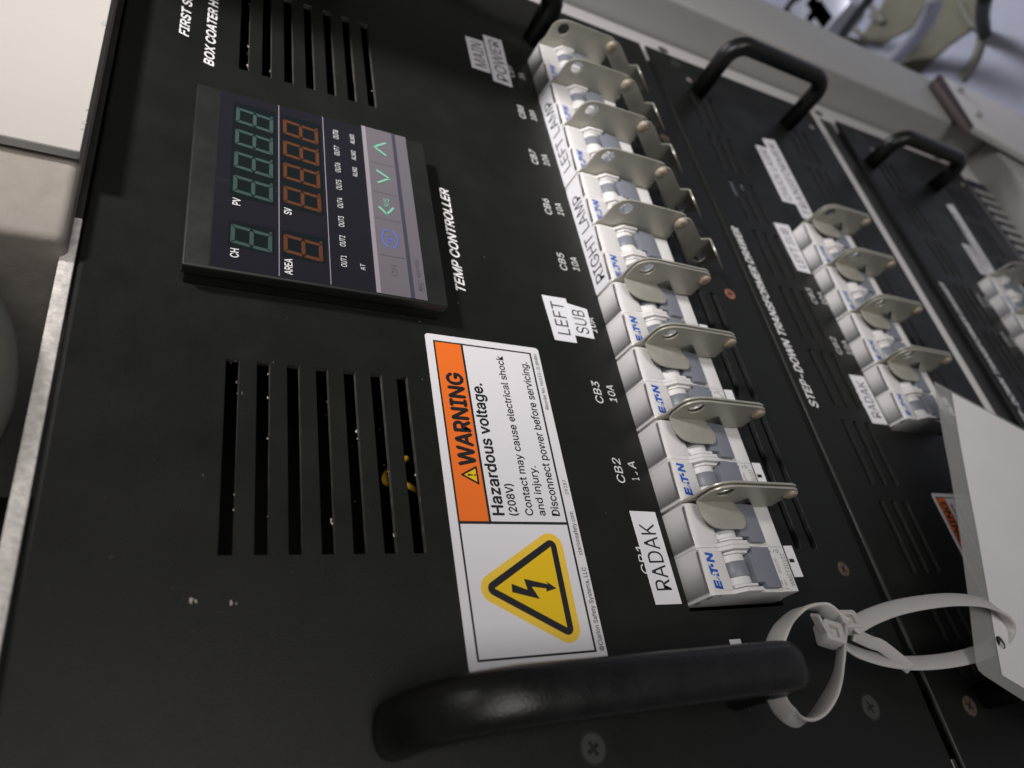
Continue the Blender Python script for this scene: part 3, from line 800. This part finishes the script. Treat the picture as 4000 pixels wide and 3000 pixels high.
# ================================================================== tape labels
def tape(poly, put_y, text_args, label, name="label_tape", group=None):
    cx = sum(p[0] for p in poly) / len(poly); cz = sum(p[1] for p in poly) / len(poly)
    o = (cx, 0, cz); t = thing(name, label, "label tape", o, group)
    mb = MB(o); mb.slab(poly, lambda a, b, d: (a, d, b), put_y, put_y + 0.16); mb.build("strip", M_TAPE, t, bevel=0.04, seg=1)
    for (s_, a, b, zb, zt) in text_args: letters(s_, a, b, zb, zt, M_BLACK, t, y=put_y - 0.04, bold=0.0, origin=o)
    return t
tape([(-20.4, -159.4), (15.6, -159.2), (15.9, -146.9), (-20.2, -147.4)], -0.2, [("RADAK", -15.2, 10.6, -156.6, -149.6)], "RADAK label tape covering part of CB1, beside the first breaker")
tape([(94.6, -143.2), (119.5, -143.4), (119.3, -130.6), (94.6, -131.9)], -0.2, [("LEFT", 98.3, 116.5, -140.9, -134.2)], "LEFT label tape, left half of the LEFT SUB pair beside the fourth breaker")
tape([(98.2, -153.3), (115.1, -153.6), (116.8, -142.9), (98.7, -142.4)], -0.4, [("SUB", 100.3, 113.6, -151.2, -144.6)], "SUB label tape stuck against the LEFT tape, half over a 10A print")
tape([(280.2, -132.8), (310.3, -132.8), (309.6, -121.3), (280.2, -121.2)], -0.2, [("MAIN", 283.4, 306.5, -131.0, -123.8)], "blurred MAIN label tape, left of the POWER tape")
tape([(273.0, -145.4), (318.1, -146.2), (317.4, -133.7), (273.6, -133.4)], -0.4, [("POWER", 276.4, 315.0, -143.6, -136.4)], "blurred POWER label tape beside the last upper breaker")
def toptape(x0, x1, y0, y1, text, a, b, yb, yt, label):
    o = ((x0 + x1) / 2, 0, ZT + 0.4)
    t = thing("label_tape", label, "label tape", o)
    def top(y):
        return -162.3 + (0 if y > -1 else (y + 1) * 0.066) + 0.12
    mb = MB(o); mb.slab([(x0, y0), (x1, y0), (x1, y1), (x0, y1)], lambda u, v, d: (u, v, top(v) + d), 0.0, 0.14); mb.build("strip", M_TAPE, t)
    mb = MB(o)
    letters(text, a, b, yb, yt, M_BLACK, mb=mb, put=lambda u, v: (u, v, top(v) + 0.17), bold=0.0)
    mb.build("lettering", M_BLACK, t)
toptape(125.4, 194.5, -10.3, 0.2, "RIGHT LAMP", 129.8, 186.2, -8.7, -2.3, "RIGHT LAMP label tape laid along the tops of the fifth and sixth breakers")
toptape(197.5, 269.0, -10.3, 0.2, "LEFT LAMP", 205.5, 260.5, -8.7, -2.3, "LEFT LAMP label tape laid along the tops of the far upper breakers")

# ================================================================== transformer drawer fronts
def drawer(z0, name_label, o, hp):
    """z0: top edge"""
    t = thing("drawer_front", name_label, "drawer front", o, "black drawer fronts in the rack")
    hs = []
    for r in range(3):
        for k in range(-3, 7):
            a = 33 + 45.2 * k
            for zz in (z0 - 23.6, z0 - 121.5):
                if a > XL + 10 and a + 37 < XR - 10: hs.append((a, a + 36.6, zz - r * 9.3 - 3.4, zz - r * 9.3))
    nb = 4
    hs.append((66.5, 215.5, z0 - 112.2, z0 - 63.2))
    panel_plate("panel", XL, XR, z0 - 173, z0, 0, 1.7, hs, t, o, cut=M_CUT2, bevel=0.15)
    mb = MB(o); mb.box(-95, 372, 150, 152, z0 - 168, z0 - 6); mb.box(-95, 372, 2.0, 150, z0 - 170, z0 - 168); mb.box(-95, 372, 2.0, 150, z0 - 5, z0 - 3)
    mb.build("chassis", M_DARK, t)
    letters("STEP-DOWN TRANSFORMER DRAWER", 75.6, 202.5, z0 - 10.4, z0 - 4.9, M_INK, t, bold=0.02, shear=0.25, origin=o, y=-0.1)
    for n in range(1, 5):
        x = 114.9 + 36.6 * (n - 2)
        letters("CB%d" % n, x, x + 12.3, z0 - 52.6, z0 - 48.4, M_INK, t, bold=0.002, shear=0.12, origin=o, y=-0.1)
        letters("10A", x + 0.8, x + 11.0, z0 - 61.6, z0 - 57.4, M_INK, t, bold=0.002, shear=0.12, origin=o, y=-0.1)
    for x, z, m, r in ((-69, z0 - 20.6, M_RUST, 4.0), (-63, z0 - 150, M_SCREW, 4.0), (372, z0 - 24, M_SCREW, 4.3), (356, z0 - 31, M_PINK, 2.4), (355, z0 - 160, M_PINK, 2.6), (372, z0 - 150, M_SCREW, 4.3)):
        screw(x, z, m, t, o, r, rot=random.uniform(0.1, 1.3))
    handle(*hp, 6.1, 5.6, t, o, rc=13)
    handle(-66, z0 - 34.0, z0 - 124.5, 42, 5.6, 5.2, t, o, rc=13)
    return t
Z2 = -276.2; Z3 = -481.5
D2 = drawer(Z2, "middle black transformer drawer front, directly below the drawer with the controller", (138, 0, Z2 - 86), (343, Z2 - 34.0, Z2 - 124.5, 42))
D3 = drawer(Z3, "lowest black transformer drawer front at the right edge, blurred", (138, 0, Z3 - 86), (332, -494.0, -580.0, 31))
OFF2 = (68.6 - 0.0, 3.0, Z2 - 64.0)
G2 = "breakers in the middle drawer"; G3 = "breakers in the lowest drawer"
L2 = ["nearest breaker of the middle drawer, beside its RADAK tape and the hanging badge", "second breaker of the middle drawer, beside its CB2 print",
      "third breaker of the middle drawer, beside its CB3 print", "far breaker of the middle drawer, right of the LEFT SUB tape"]
L2B = ["closed bracket over the nearest breaker of the middle drawer, above the badge", "second closed bracket of the middle drawer",
       "third closed bracket of the middle drawer", "far closed bracket of the middle drawer, touching the two-line tape"]
P2 = 36.4
bpy.context.view_layer.update()
def put(src, x, y, z, label, group, skip=()):
    c = copy_tree(src, skip=skip); c.location = Vector((x, y, z)) * S; c["label"] = label; c["group"] = group; return c
for k in range(4):
    put(B0, 68.6 + P2 * k, 3.0, Z2 - 64.0, L2[k], G2, skip=(() if k == 0 else ("end_wall_recess",)))
    put(LC, 68.6 + P2 * k + 35.85, 3.0, Z2 - 64.0, L2B[k], "lockout brackets on the middle drawer")
for k in (2, 3):
    put(B0, 68.6 + P2 * k, 3.0, Z3 - 64.0, ("", "", "nearer visible breaker of the lowest drawer, cut by the right edge of the photo", "far breaker of the lowest drawer, touching its two-line tape")[k], G3, skip=("end_wall_recess",))
    put(LO, 68.6 + P2 * k + 35.85, 3.0, Z3 - 64.0, ("", "", "bracket nearer the camera in the lowest drawer, at the right edge", "far bracket of the lowest drawer, beside its two-line tape")[k], "lockout brackets on the lowest drawer")
tape([(69.6, -338.0), (100.9, -337.8), (100.9, -325.1), (69.6, -325.2)], -0.2, [("RADAK", 73.5, 97.0, -335.2, -328.2)], "blurred RADAK label tape on the middle drawer")
tape([(177.0, -337.2), (219.0, -338.8), (217.5, -324.4), (177.4, -325.0)], -0.2, [("LEFT SUB", 181.0, 214.0, -334.8, -327.8)], "blurred LEFT SUB label tape on the middle drawer")
tape([(244.0, -358.9), (301.3, -359.4), (300.5, -347.5), (243.4, -346.0)], -0.2, [("CHUCK LASER", 246.5, 298.0, -356.8, -349.8)], "upper line of the two-line tape on the middle drawer, starting with CHU")
tape([(231.0, -372.0), (315.0, -373.6), (311.8, -359.5), (231.0, -358.6)], -0.4, [("TRANSFORMER", 235.5, 309.0, -369.6, -362.4)], "lower TRANSFORMER line of the two-line tape on the middle drawer")
tape([(226.6, -573.4), (259.6, -573.4), (259.8, -561.6), (226.6, -560.4)], -0.2, [("HEATER", 229.5, 257.0, -570.8, -564.0)], "short upper strip of the two-line tape on the lowest drawer")
tape([(234.0, -586.4), (313.5, -592.5), (310.0, -580.2), (229.0, -573.6)], -0.4, [("TRANSFORMER", 237.0, 300.0, -584.4, -577.6)], "long lower strip of the two-line tape on the lowest drawer")
# second warning label, half hidden by the badge
W2, OW2 = wlabel(-52, 29.4, -377.5, -345.2, "warning_label", "smaller warning label on the middle drawer, mostly hidden behind the badge")
def w2(name, polys, m, y):
    mb = MB(OW2)
    for p in polys: mb.flat(p, put=lambda a, b: (a, y, b))
    return mb.build(name, m, W2)
w2("frame_line", [R4(-50, 27.4, -347.7, -347.1), R4(26.8, 27.4, -375.2, -347.7), R4(-50, 27.4, -375.8, -375.2), R4(-20, 26.8, -354.9, -354.4)], M_BLACK, -0.22)
w2("orange_band", [R4(-20, 26.8, -354.4, -347.7)], M_ORANGE, -0.21)
letters("WARNING", -8, 24.5, -353.6, -348.8, M_BLACK, W2, y=-0.25, bold=0.03, origin=OW2)
letters("Hazardous voltage.", -18, 24.5, -358.6, -355.9, M_BLACK, W2, y=-0.25, bold=0.02, origin=OW2)
letters("Contact may cause electrical shock", -18, 25.0, -363.2, -361.0, M_BLACK, W2, y=-0.25, bold=0.01, origin=OW2)

# ================================================================== rack
RK = thing("equipment_rack", "light grey equipment rack whose uprights and crossbars frame the black drawers", "equipment rack", (400, 60, -300))
OR = (400, 60, -300)
def part(name, m, boxes, bevel=0.0, parent=None, o=OR, seg=2):
    mb = MB(o)
    for b in boxes: mb.box(*b)
    return mb.build(name, m, parent or RK, bevel=bevel, seg=seg)
part("mounting_rail", M_RACK2, [(372, 407, 4.4, 6.6, -690, 90)], 0.4)
part("mounting_rail", M_RACK2, [(-132, -86, 4.4, 6.6, -690, 44)], 0.4)
part("upright", M_RACK, [(410.5, 490, -25.2, 95, -1250, 420)], 2.6, seg=4)
part("recess", M_DKMETAL_SHADE, [(407.2, 410.2, 7, 14, -690, 90)])
part("crossbar", M_RACK, [(-200, 410.3, -25.0, 60, -790, -693.5)], 2.6, seg=4)
part("filler_strip", M_RACK2, [(-107, 383, 2.2, 5.0, -461.5, -447.6)], 0.3)
part("filler_strip", M_RACK2, [(-107, 383, 2.6, 5.0, -663.6, -654.9)], 0.3)
part("slide_ledge", M_DKMETAL_SHADE, [(-107, 383, 3.4, 5.2, -479.5, -462.2)], 0.8)
part("louvre_backing", M_NAVY, [(-107, 372, 1.6, 2.4, -693.3, -663.8)])
mb = MB(OR)
for k in range(22):
    x = 358.5 - 12.2 * k
    lv = MB(OR); lv.slab([(x, 0.6), (x - 5.4, 0.6), (x - 5.4, 1.4), (x, 1.4)], lambda a, b, d: (a, b, d), -693.2, -664.2)
    lv.build("louvre", M_RACK, RK)
part("corner_plate", M_RACK2, [(361.5, 407, 2.6, 4.2, -693, -655)], 0.3)
for zz in (-806, -827, -848): part("vent_slot", M_NAVY, [(330, 396, -25.6, -25.3, zz - 3, zz + 3)])
part("lower_panel", M_RACK, [(-200, 410.3, -24.8, -20, -1250, -790.6)], 0.6)
for x, z in ((392, -470), (396, -640), (395, -300), (396, -100)):
    mb = MB(OR); mb.slab(circle(x, z, 3.2, 16, 5.0), lambda a, b, d: (a, d, b), 4.2, 4.5); mb.build("rail_hole", M_DKMETAL_SHADE, RK)
# an added unseen door stands outside the view to shade the far end
BLK = thing("shade_blocker", "added unseen door standing ajar beyond the top edge of the view", "blocker", (410, -27, 100))
mb = MB((410, -27, 100)); n_ = Vector((-93, -152, 0)).normalized()
mb.slab([(412, -28), (258, -122), (257, -119), (411, -25)], lambda u, v, d: (u, v, d), -52, 420); mb.build("blocker_leaf", M_RACK, BLK)
mb = MB((410, -27, 100)); tube(mb, [(412, -26, -50), (412, -26, 60)], 3.0, 12, 0); mb.build("blocker_hinge", M_RACK, BLK)
# metal lip and cover above the top drawer
LP = thing("metal_lip", "narrow bright spangled metal lip along the top edge of the upper drawer", "metal strip", (0, 2, 48))
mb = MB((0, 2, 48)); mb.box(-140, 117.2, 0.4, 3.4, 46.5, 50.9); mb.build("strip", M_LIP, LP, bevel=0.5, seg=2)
tag(part("lip_shade_strip", M_DKMETAL_SHADE, [(117.4, 395, 0.6, 3.2, 46.6, 50.6)]), "unlit dark continuation of the lip under the cover")  # the cover's shadow on the lip, put in as a dark strip
def unp(px, py, Y):
    d = right * ((px - 2000) / 2780.86) + down * ((py - 1500) / 2780.86) + fwd
    return CAM + d * ((Y - CAM.y) / d.y)
a = unp(313.5, 591, -15.0)
OCV = (a.x + 90, -13, a.z + 60)
CV = thing("white_cover", "white enamelled cover plate with chipped edge, filling the upper left corner", "cover plate", OCV)
mb = MB(OCV); mb.box(a.x, a.x + 420, -15, -11.2, a.z, a.z + 320); mb.build("plate", M_COVER, CV, bevel=0.5, seg=2)
mb = MB(OCV); mb.box(a.x - 0.15, a.x - 0.02, -14.6, -11.4, a.z + 0.6, a.z + 320); mb.build("cut_edge", M_EDGE, CV)
for (px, py, r) in ((404, 92, 1.8), (326, 478, 1.7), (338, 428, 0.9), (318, 505, 0.9)):
    c = unp(px, py, -15.06); mb = MB(OCV)
    mb.flat([(c.x + r * random.uniform(0.3, 1.0) * math.cos(t) * 1.1, c.z + (r * random.uniform(0.2, 0.6)) * math.sin(t)) for t in [2 * math.pi * q / 9 for q in range(9)]], put=lambda u, v: (u, -15.06, v))
    mb.build("paint_chip", M_EDGE, CV)
# beige box and cloth behind, up on top of the rack
b1 = unp(258, 933, -9)
OB = (b1.x + 150, 60, b1.z + 100)
BB = thing("beige_casing", "beige textured casing with a rounded corner, behind the white cover", "casing", OB)
mb = MB(OB); mb.box(b1.x, b1.x + 300, -9, 190, b1.z, b1.z + 220); mb.build("body", M_BEIGE, BB, bevel=3.5, seg=5)
c1 = unp(-235, 1330, -20)
mb = MB((c1.x, 0, c1.z + 8)); tube(mb, [(c1.x - 60, 5, c1.z + 22), (c1.x - 20, 0, c1.z + 9), (c1.x, 0, c1.z + 6), (c1.x + 18, 0, c1.z + 11), (c1.x + 40, 5, c1.z + 26)], 21, 24, 8)
tag(mb.build("grey_sleeve", M_OLIVE, None, smooth=True, loc=(c1.x, 0, c1.z + 8)), "olive grey rounded form at the left edge beside the metal lip", "padding")
mb = MB((0, 320, 200)); mb.box(-700, 500, 320, 324, 51, 900); tag(mb.build("back_wall", M_BACK, None, loc=(0, 320, 200)), kind="structure")
mb = MB((100, 160, 40)); mb.box(-140, 400, 4, 318, 42.6, 45.9); tag(mb.build("rack_top", M_BACK, None, loc=(100, 160, 40)), kind="structure")

# ================================================================== zip ties and badge
def ribbon(mb, pts, sides, w_, t_, sm=8):
    path = smooth_path([Vector(p) for p in pts], sm)
    n = len(pts); ss = []
    for i in range(len(path)):
        u = i / sm; k = min(int(u), n - 2); f = u - k
        ss.append((Vector(sides[k]).normalized() * (1 - f) + Vector(sides[min(k + 1, n - 1)]).normalized() * f))
    h, e = w_ / 2, t_ / 2
    sweep(mb, path, [(-h, -e * .3), (-h * .8, -e), (h * .8, -e), (h, -e * .3), (h, e * .3), (h * .8, e), (-h * .8, e), (-h, e * .3)], ss)
OZ = tuple(unp(3280, 2460, -32))
ZA = thing("zip_tie", "translucent white zip tie looped round the leg of the nearest handle", "zip tie", OZ, "zip ties joining the badge to the handle")
Yr = (0, 1, 0)
mb = MB(OZ)
A = [(3300, 2440, -31), (3262, 2412, -30), (3205, 2372, -28), (3130, 2380, -25), (3068, 2432, -22), (3028, 2510, -19), (3008, 2610, -18), (3024, 2705, -19), (3062, 2775, -21), (3122, 2812, -24), (3190, 2790, -28), (3246, 2710, -32), (3278, 2610, -33), (3288, 2510, -33), (3290, 2460, -32)]
ribbon(mb, [unp(*p) for p in A], [(0.1, 1, 0.15)] * 3 + [(0, 1, 0.35)] * 2 + [(0, 0.9, 0.5)] * 3 + [(0, 1, 0.3)] * 2 + [(0, 1, 0.1)] * 2 + [(0.0, 1, -0.5)] * 3, 6.8, 1.3)
mb.build("strap", M_TIE, ZA, smooth=True)
def head(t, c, ax, ay, az, L, W, H, m=M_TIE, name="head"):
    ax, ay = Vector(ax).normalized(), Vector(ay).normalized(); ay = (ay - ax * ay.dot(ax)).normalized(); az = ax.cross(ay)
    mb = MB(OZ); c = Vector(c)
    P = lambda u, v, w_: c + ax * u + ay * v + az * w_
    outer = rrect(-L / 2, L / 2, -W / 2, W / 2, 1.1, 4); inner_ = rrect(-L * .22, L * .26, -W * .28, W * .28, 0.4, 3)
    mb.slab(outer, lambda u, v, d: P(u, v, d), -H / 2, H / 2, holes=[inner_])
    o = mb.build(name, m, t, bevel=0.35, seg=2)
    mb = MB(OZ); mb.slab([(-L * .22, -W * .2), (L * .12, -W * .2), (L * .12, W * .2), (-L * .22, W * .2)], lambda u, v, d: P(u, v, d), -H * .32, H * .1)
    mb.build("pawl", m, o, bevel=0.2, seg=1)
    return o
head(ZA, unp(3240, 2478, -35), (0.35, 0.1, 1.0), (1, 0.15, -0.35), None, 7.4, 7.2, 5.6)
mb = MB(OZ); ribbon(mb, [unp(3183, 2402, -39), unp(3203, 2440, -37.5), unp(3226, 2478, -36)], [(0.2, 1, 0)] * 3, 3.4, 1.2, 5); mb.build("cut_tail", M_TIE, ZA)
ZB = thing("zip_tie", "translucent white zip tie threaded through the punched hole of the badge", "zip tie", OZ, "zip ties joining the badge to the handle")
wdir = (0.9, 0.44, 0.0)
B = [(3325, 2452, -33), (3400, 2410, -33), (3500, 2374, -33), (3620, 2351, -33), (3740, 2342, -33), (3850, 2356, -32), (3918, 2402, -30), (3932, 2455, -27), (3900, 2508, -25), (3820, 2552, -23), (3700, 2580, -22), (3560, 2590, -22), (3440, 2576, -23), (3340, 2545, -25), (3290, 2515, -27)]
mb = MB(OZ); ribbon(mb, [unp(*p) for p in B], [wdir] * 6 + [(0.8, 0.5, 0.3)] * 3 + [wdir] * 6, 6.4, 1.3); mb.build("strap", M_TIE, ZB, smooth=True)
head(ZB, unp(3308, 2432, -31.5), (0.1, 0.2, 1.0), (1, 0.35, 0.0), None, 7.2, 6.8, 5.2)
mb = MB(OZ); T_ = [(3335, 2478, -29), (3400, 2508, -27), (3440, 2522, -26), (3475, 2548, -25), (3525, 2588, -24), (3555, 2612, -23.5)]
ribbon(mb, [unp(*p) for p in T_], [(0.9, -0.5, 0.0)] * 3 + [(0.8, -0.7, 0.0)] * 3, 4.6, 1.1, 6); mb.build("tail", M_TIE, ZB, smooth=True)

OT = tuple(unp(3850, 2100, -28))
BD = thing("hanging_badge", "blank white card in a clear laminated pouch, hanging from the zip ties", "badge", OT)
YB = -27.0
pA = unp(3649, 1490, YB); pB = unp(3822, 2625, YB); pTop = unp(4000, 1677, YB); pBot = unp(4000, 2737, YB)
uT = (pTop - pA).normalized(); uB = (pBot - unp(3850, 2645, YB)).normalized()
corner = [unp(3809, 2560, YB), unp(3813, 2592, YB), unp(3824, 2617, YB), unp(3845, 2637, YB), unp(3866, 2651, YB)]
poly = [pA] + [unp(3685, 1700, YB), unp(3714, 1850, YB), unp(3749, 2075, YB), unp(3783, 2330, YB)] + corner + [pBot, pBot + uB * 75, pA + uT * 160]
hc = unp(3907, 2510, YB)
hole = [(hc.x + 2.6 * math.cos(t), hc.z + 2.6 * math.sin(t)) for t in [2 * math.pi * q / 20 for q in range(20)]]
mb = MB(OT); mb.slab([(p.x, p.z) for p in poly], lambda u, v, d: (u, d, v), YB, YB + 0.3, holes=[hole]); mb.build("pouch", M_POUCH, BD)
qA = unp(3718, 1536, YB); qB = unp(3912, 2637, YB); qTop = unp(4000, 1690, YB); qBot = unp(4000, 2689, YB)
ppoly = [qA, unp(3745, 1700, YB), unp(3772, 1850, YB), unp(3815, 2075, YB), unp(3854, 2300, YB), unp(3872, 2410, YB), qB, qBot, qBot + (qBot - qB).normalized() * 66, qA + uT * 150]
mb = MB(OT); mb.slab([(p.x, p.z) for p in ppoly], lambda u, v, d: (u, d, v), YB - 0.22, YB - 0.02, holes=[hole])
mb.build("card", M_PAPER, BD)
mb = MB(OT); mb.slab([(hc.x + 2.7 * math.cos(t), hc.z + 2.7 * math.sin(t)) for t in [2 * math.pi * q / 20 for q in range(20)]], lambda u, v, d: (u, d, v), YB + 1.2, YB + 1.4)
mb.build("hole_backing", M_BLACK, BD)

# ================================================================== blurred floor and clutter beyond the rack
FZ = -1000
mb = MB((1000, 300, FZ)); mb.box(-1500, 4500, -2500, 4500, FZ - 20, FZ); tag(mb.build("floor", M_FLOOR, None, loc=(1000, 300, FZ)), kind="structure")
def unz(px, py, Z):
    d = right * ((px - 2000) / 2780.86) + down * ((py - 1500) / 2780.86) + fwd
    return CAM + d * ((Z - CAM.z) / d.z)
def grd(px, py, h): return unz(px, py, FZ + h)
def obj_tube(name, pts, r, m, label, cat, n=12, sm=8):
    c = sum((Vector(p) for p in pts), Vector()) / len(pts)
    mb = MB(c); tube(mb, pts, r, n, sm); return tag(mb.build(name, m, None, smooth=True, loc=c), label, cat)
obj_tube("silver_hose", [grd(3420, 300, 10), grd(3500, 222, 30), grd(3570, 150, 60), grd(3625, 75, 110), grd(3660, -20, 180)], 11, M_SILVER, "curved silver hose on the floor beyond the rack", "hose")
obj_tube("black_tube", [grd(3282, 150, 20), grd(3330, 80, 60), grd(3400, -10, 120)], 7, M_RUBBER, "straight black tube on the floor, left of the silver hose", "tube")
obj_tube("black_hose", [grd(3070, 60, 20), grd(3110, 10, 30), grd(3160, -50, 40)], 12, M_RUBBER, "thick black hose at the top edge beside the rack upright", "hose")
obj_tube("bent_wire", [grd(3320, 90, 8), grd(3380, 165, 8), grd(3310, 150, 8)], 4, M_OLIVE, "bent wire lying on the floor nearest the rack upright", "wire", sm=5)
obj_tube("bent_wire", [grd(3390, 10, 8), grd(3452, 85, 8), grd(3400, 60, 8)], 4, M_OLIVE, "bent wire lying on the floor farther from the rack upright", "wire", sm=5)
def patch(name, px, m, label, cat, h):
    P = [unz(x, y, FZ + h) for x, y in px]; c = sum(P, Vector()) / len(P)
    mb = MB(c); mb.slab([(p.x, p.y) for p in P], lambda u, v, d: (u, v, d), FZ, FZ + h); o = mb.build(name, m, None, loc=c); tag(o, label, cat); return o
patch("floor_mat", [(3360, 150), (3440, 30), (3480, -60), (3640, -60), (3600, 40), (3560, 110), (3480, 150), (3440, 180)], M_OLIVEMAT, "olive mat patch on the floor behind the silver hose", "mat", 3)
patch("floor_mat", [(3500, 240), (3590, 285), (3700, 180), (3800, 110), (3840, -40), (3700, -40), (3640, 90), (3570, 180)], M_OLIVEMAT, "olive mat patch on the floor right of the silver hose", "mat", 3)
obj_tube("caster_leg", [grd(3845, 130, 10), grd(3838, 60, 70), grd(3850, -20, 150)], 9, M_RUBBER, "dark caster leg standing on the pale floor at the top right", "caster")
obj_tube("thin_cable", [grd(3750, 15, 6), grd(3790, 90, 6), grd(3830, 125, 6), grd(3810, 220, 6), grd(3755, 310, 6)], 5, M_OLIVE, "thin cable on the pale floor under the dark caster leg", "cable")
mb = MB((1100, 150, FZ + 60))
for (x, y, s_) in ((3165, 40, 40), (3215, 75, 34), (3240, 20, 46)):
    p = grd(x, y, 30); mb.box(p.x - s_, p.x + s_, p.y - s_ * .7, p.y + s_ * .7, FZ, FZ + 40)
tag(mb.build("grey_block", M_SILVER, None, bevel=6, seg=2, loc=(1100, 150, FZ + 60)), "grey machined block on the floor by the black hoses", "block")

# white bolted plate with a dark edge, in front of the rack at the right
YP = -34.0
ptsP = [(3676, 296), (3806, 496), (4000, 606), (4100, 660), (4100, 500), (4000, 449), (3840, 372)]
PP = [unp(x, y, YP) for x, y in ptsP]; c = sum(PP, Vector()) / len(PP)
BP = thing("bolted_plate", "white plate with two bolts and a dark brown edge at the right of the rack", "plate", c)
mb = MB(c); mb.slab([(p.x, p.z) for p in PP], lambda u, v, d: (u, d, v), YP, YP + 6); mb.build("plate", M_RACK2, BP, bevel=0.5)
e = [unp(x, y, YP - 0.4) for x, y in ((3655, 310), (3668, 289), (3682, 296), (3806, 492), (3790, 504))]
mb = MB(c); mb.slab([(p.x, p.z) for p in e], lambda u, v, d: (u, d, v), YP - 0.4, YP + 7); mb.build("edge_band", M_BROWN, BP, bevel=0.5)
for x, y in ((3749, 344), (3821, 441)):
    p = unp(x, y, YP - 2)
    mb = MB(c); mb.slab(circle(p.x, p.z, 6.2, 6), lambda u, v, d: (u, d, v), YP - 3.4, YP - 0.02); mb.build("bolt", M_EDGE, BP, bevel=0.5)
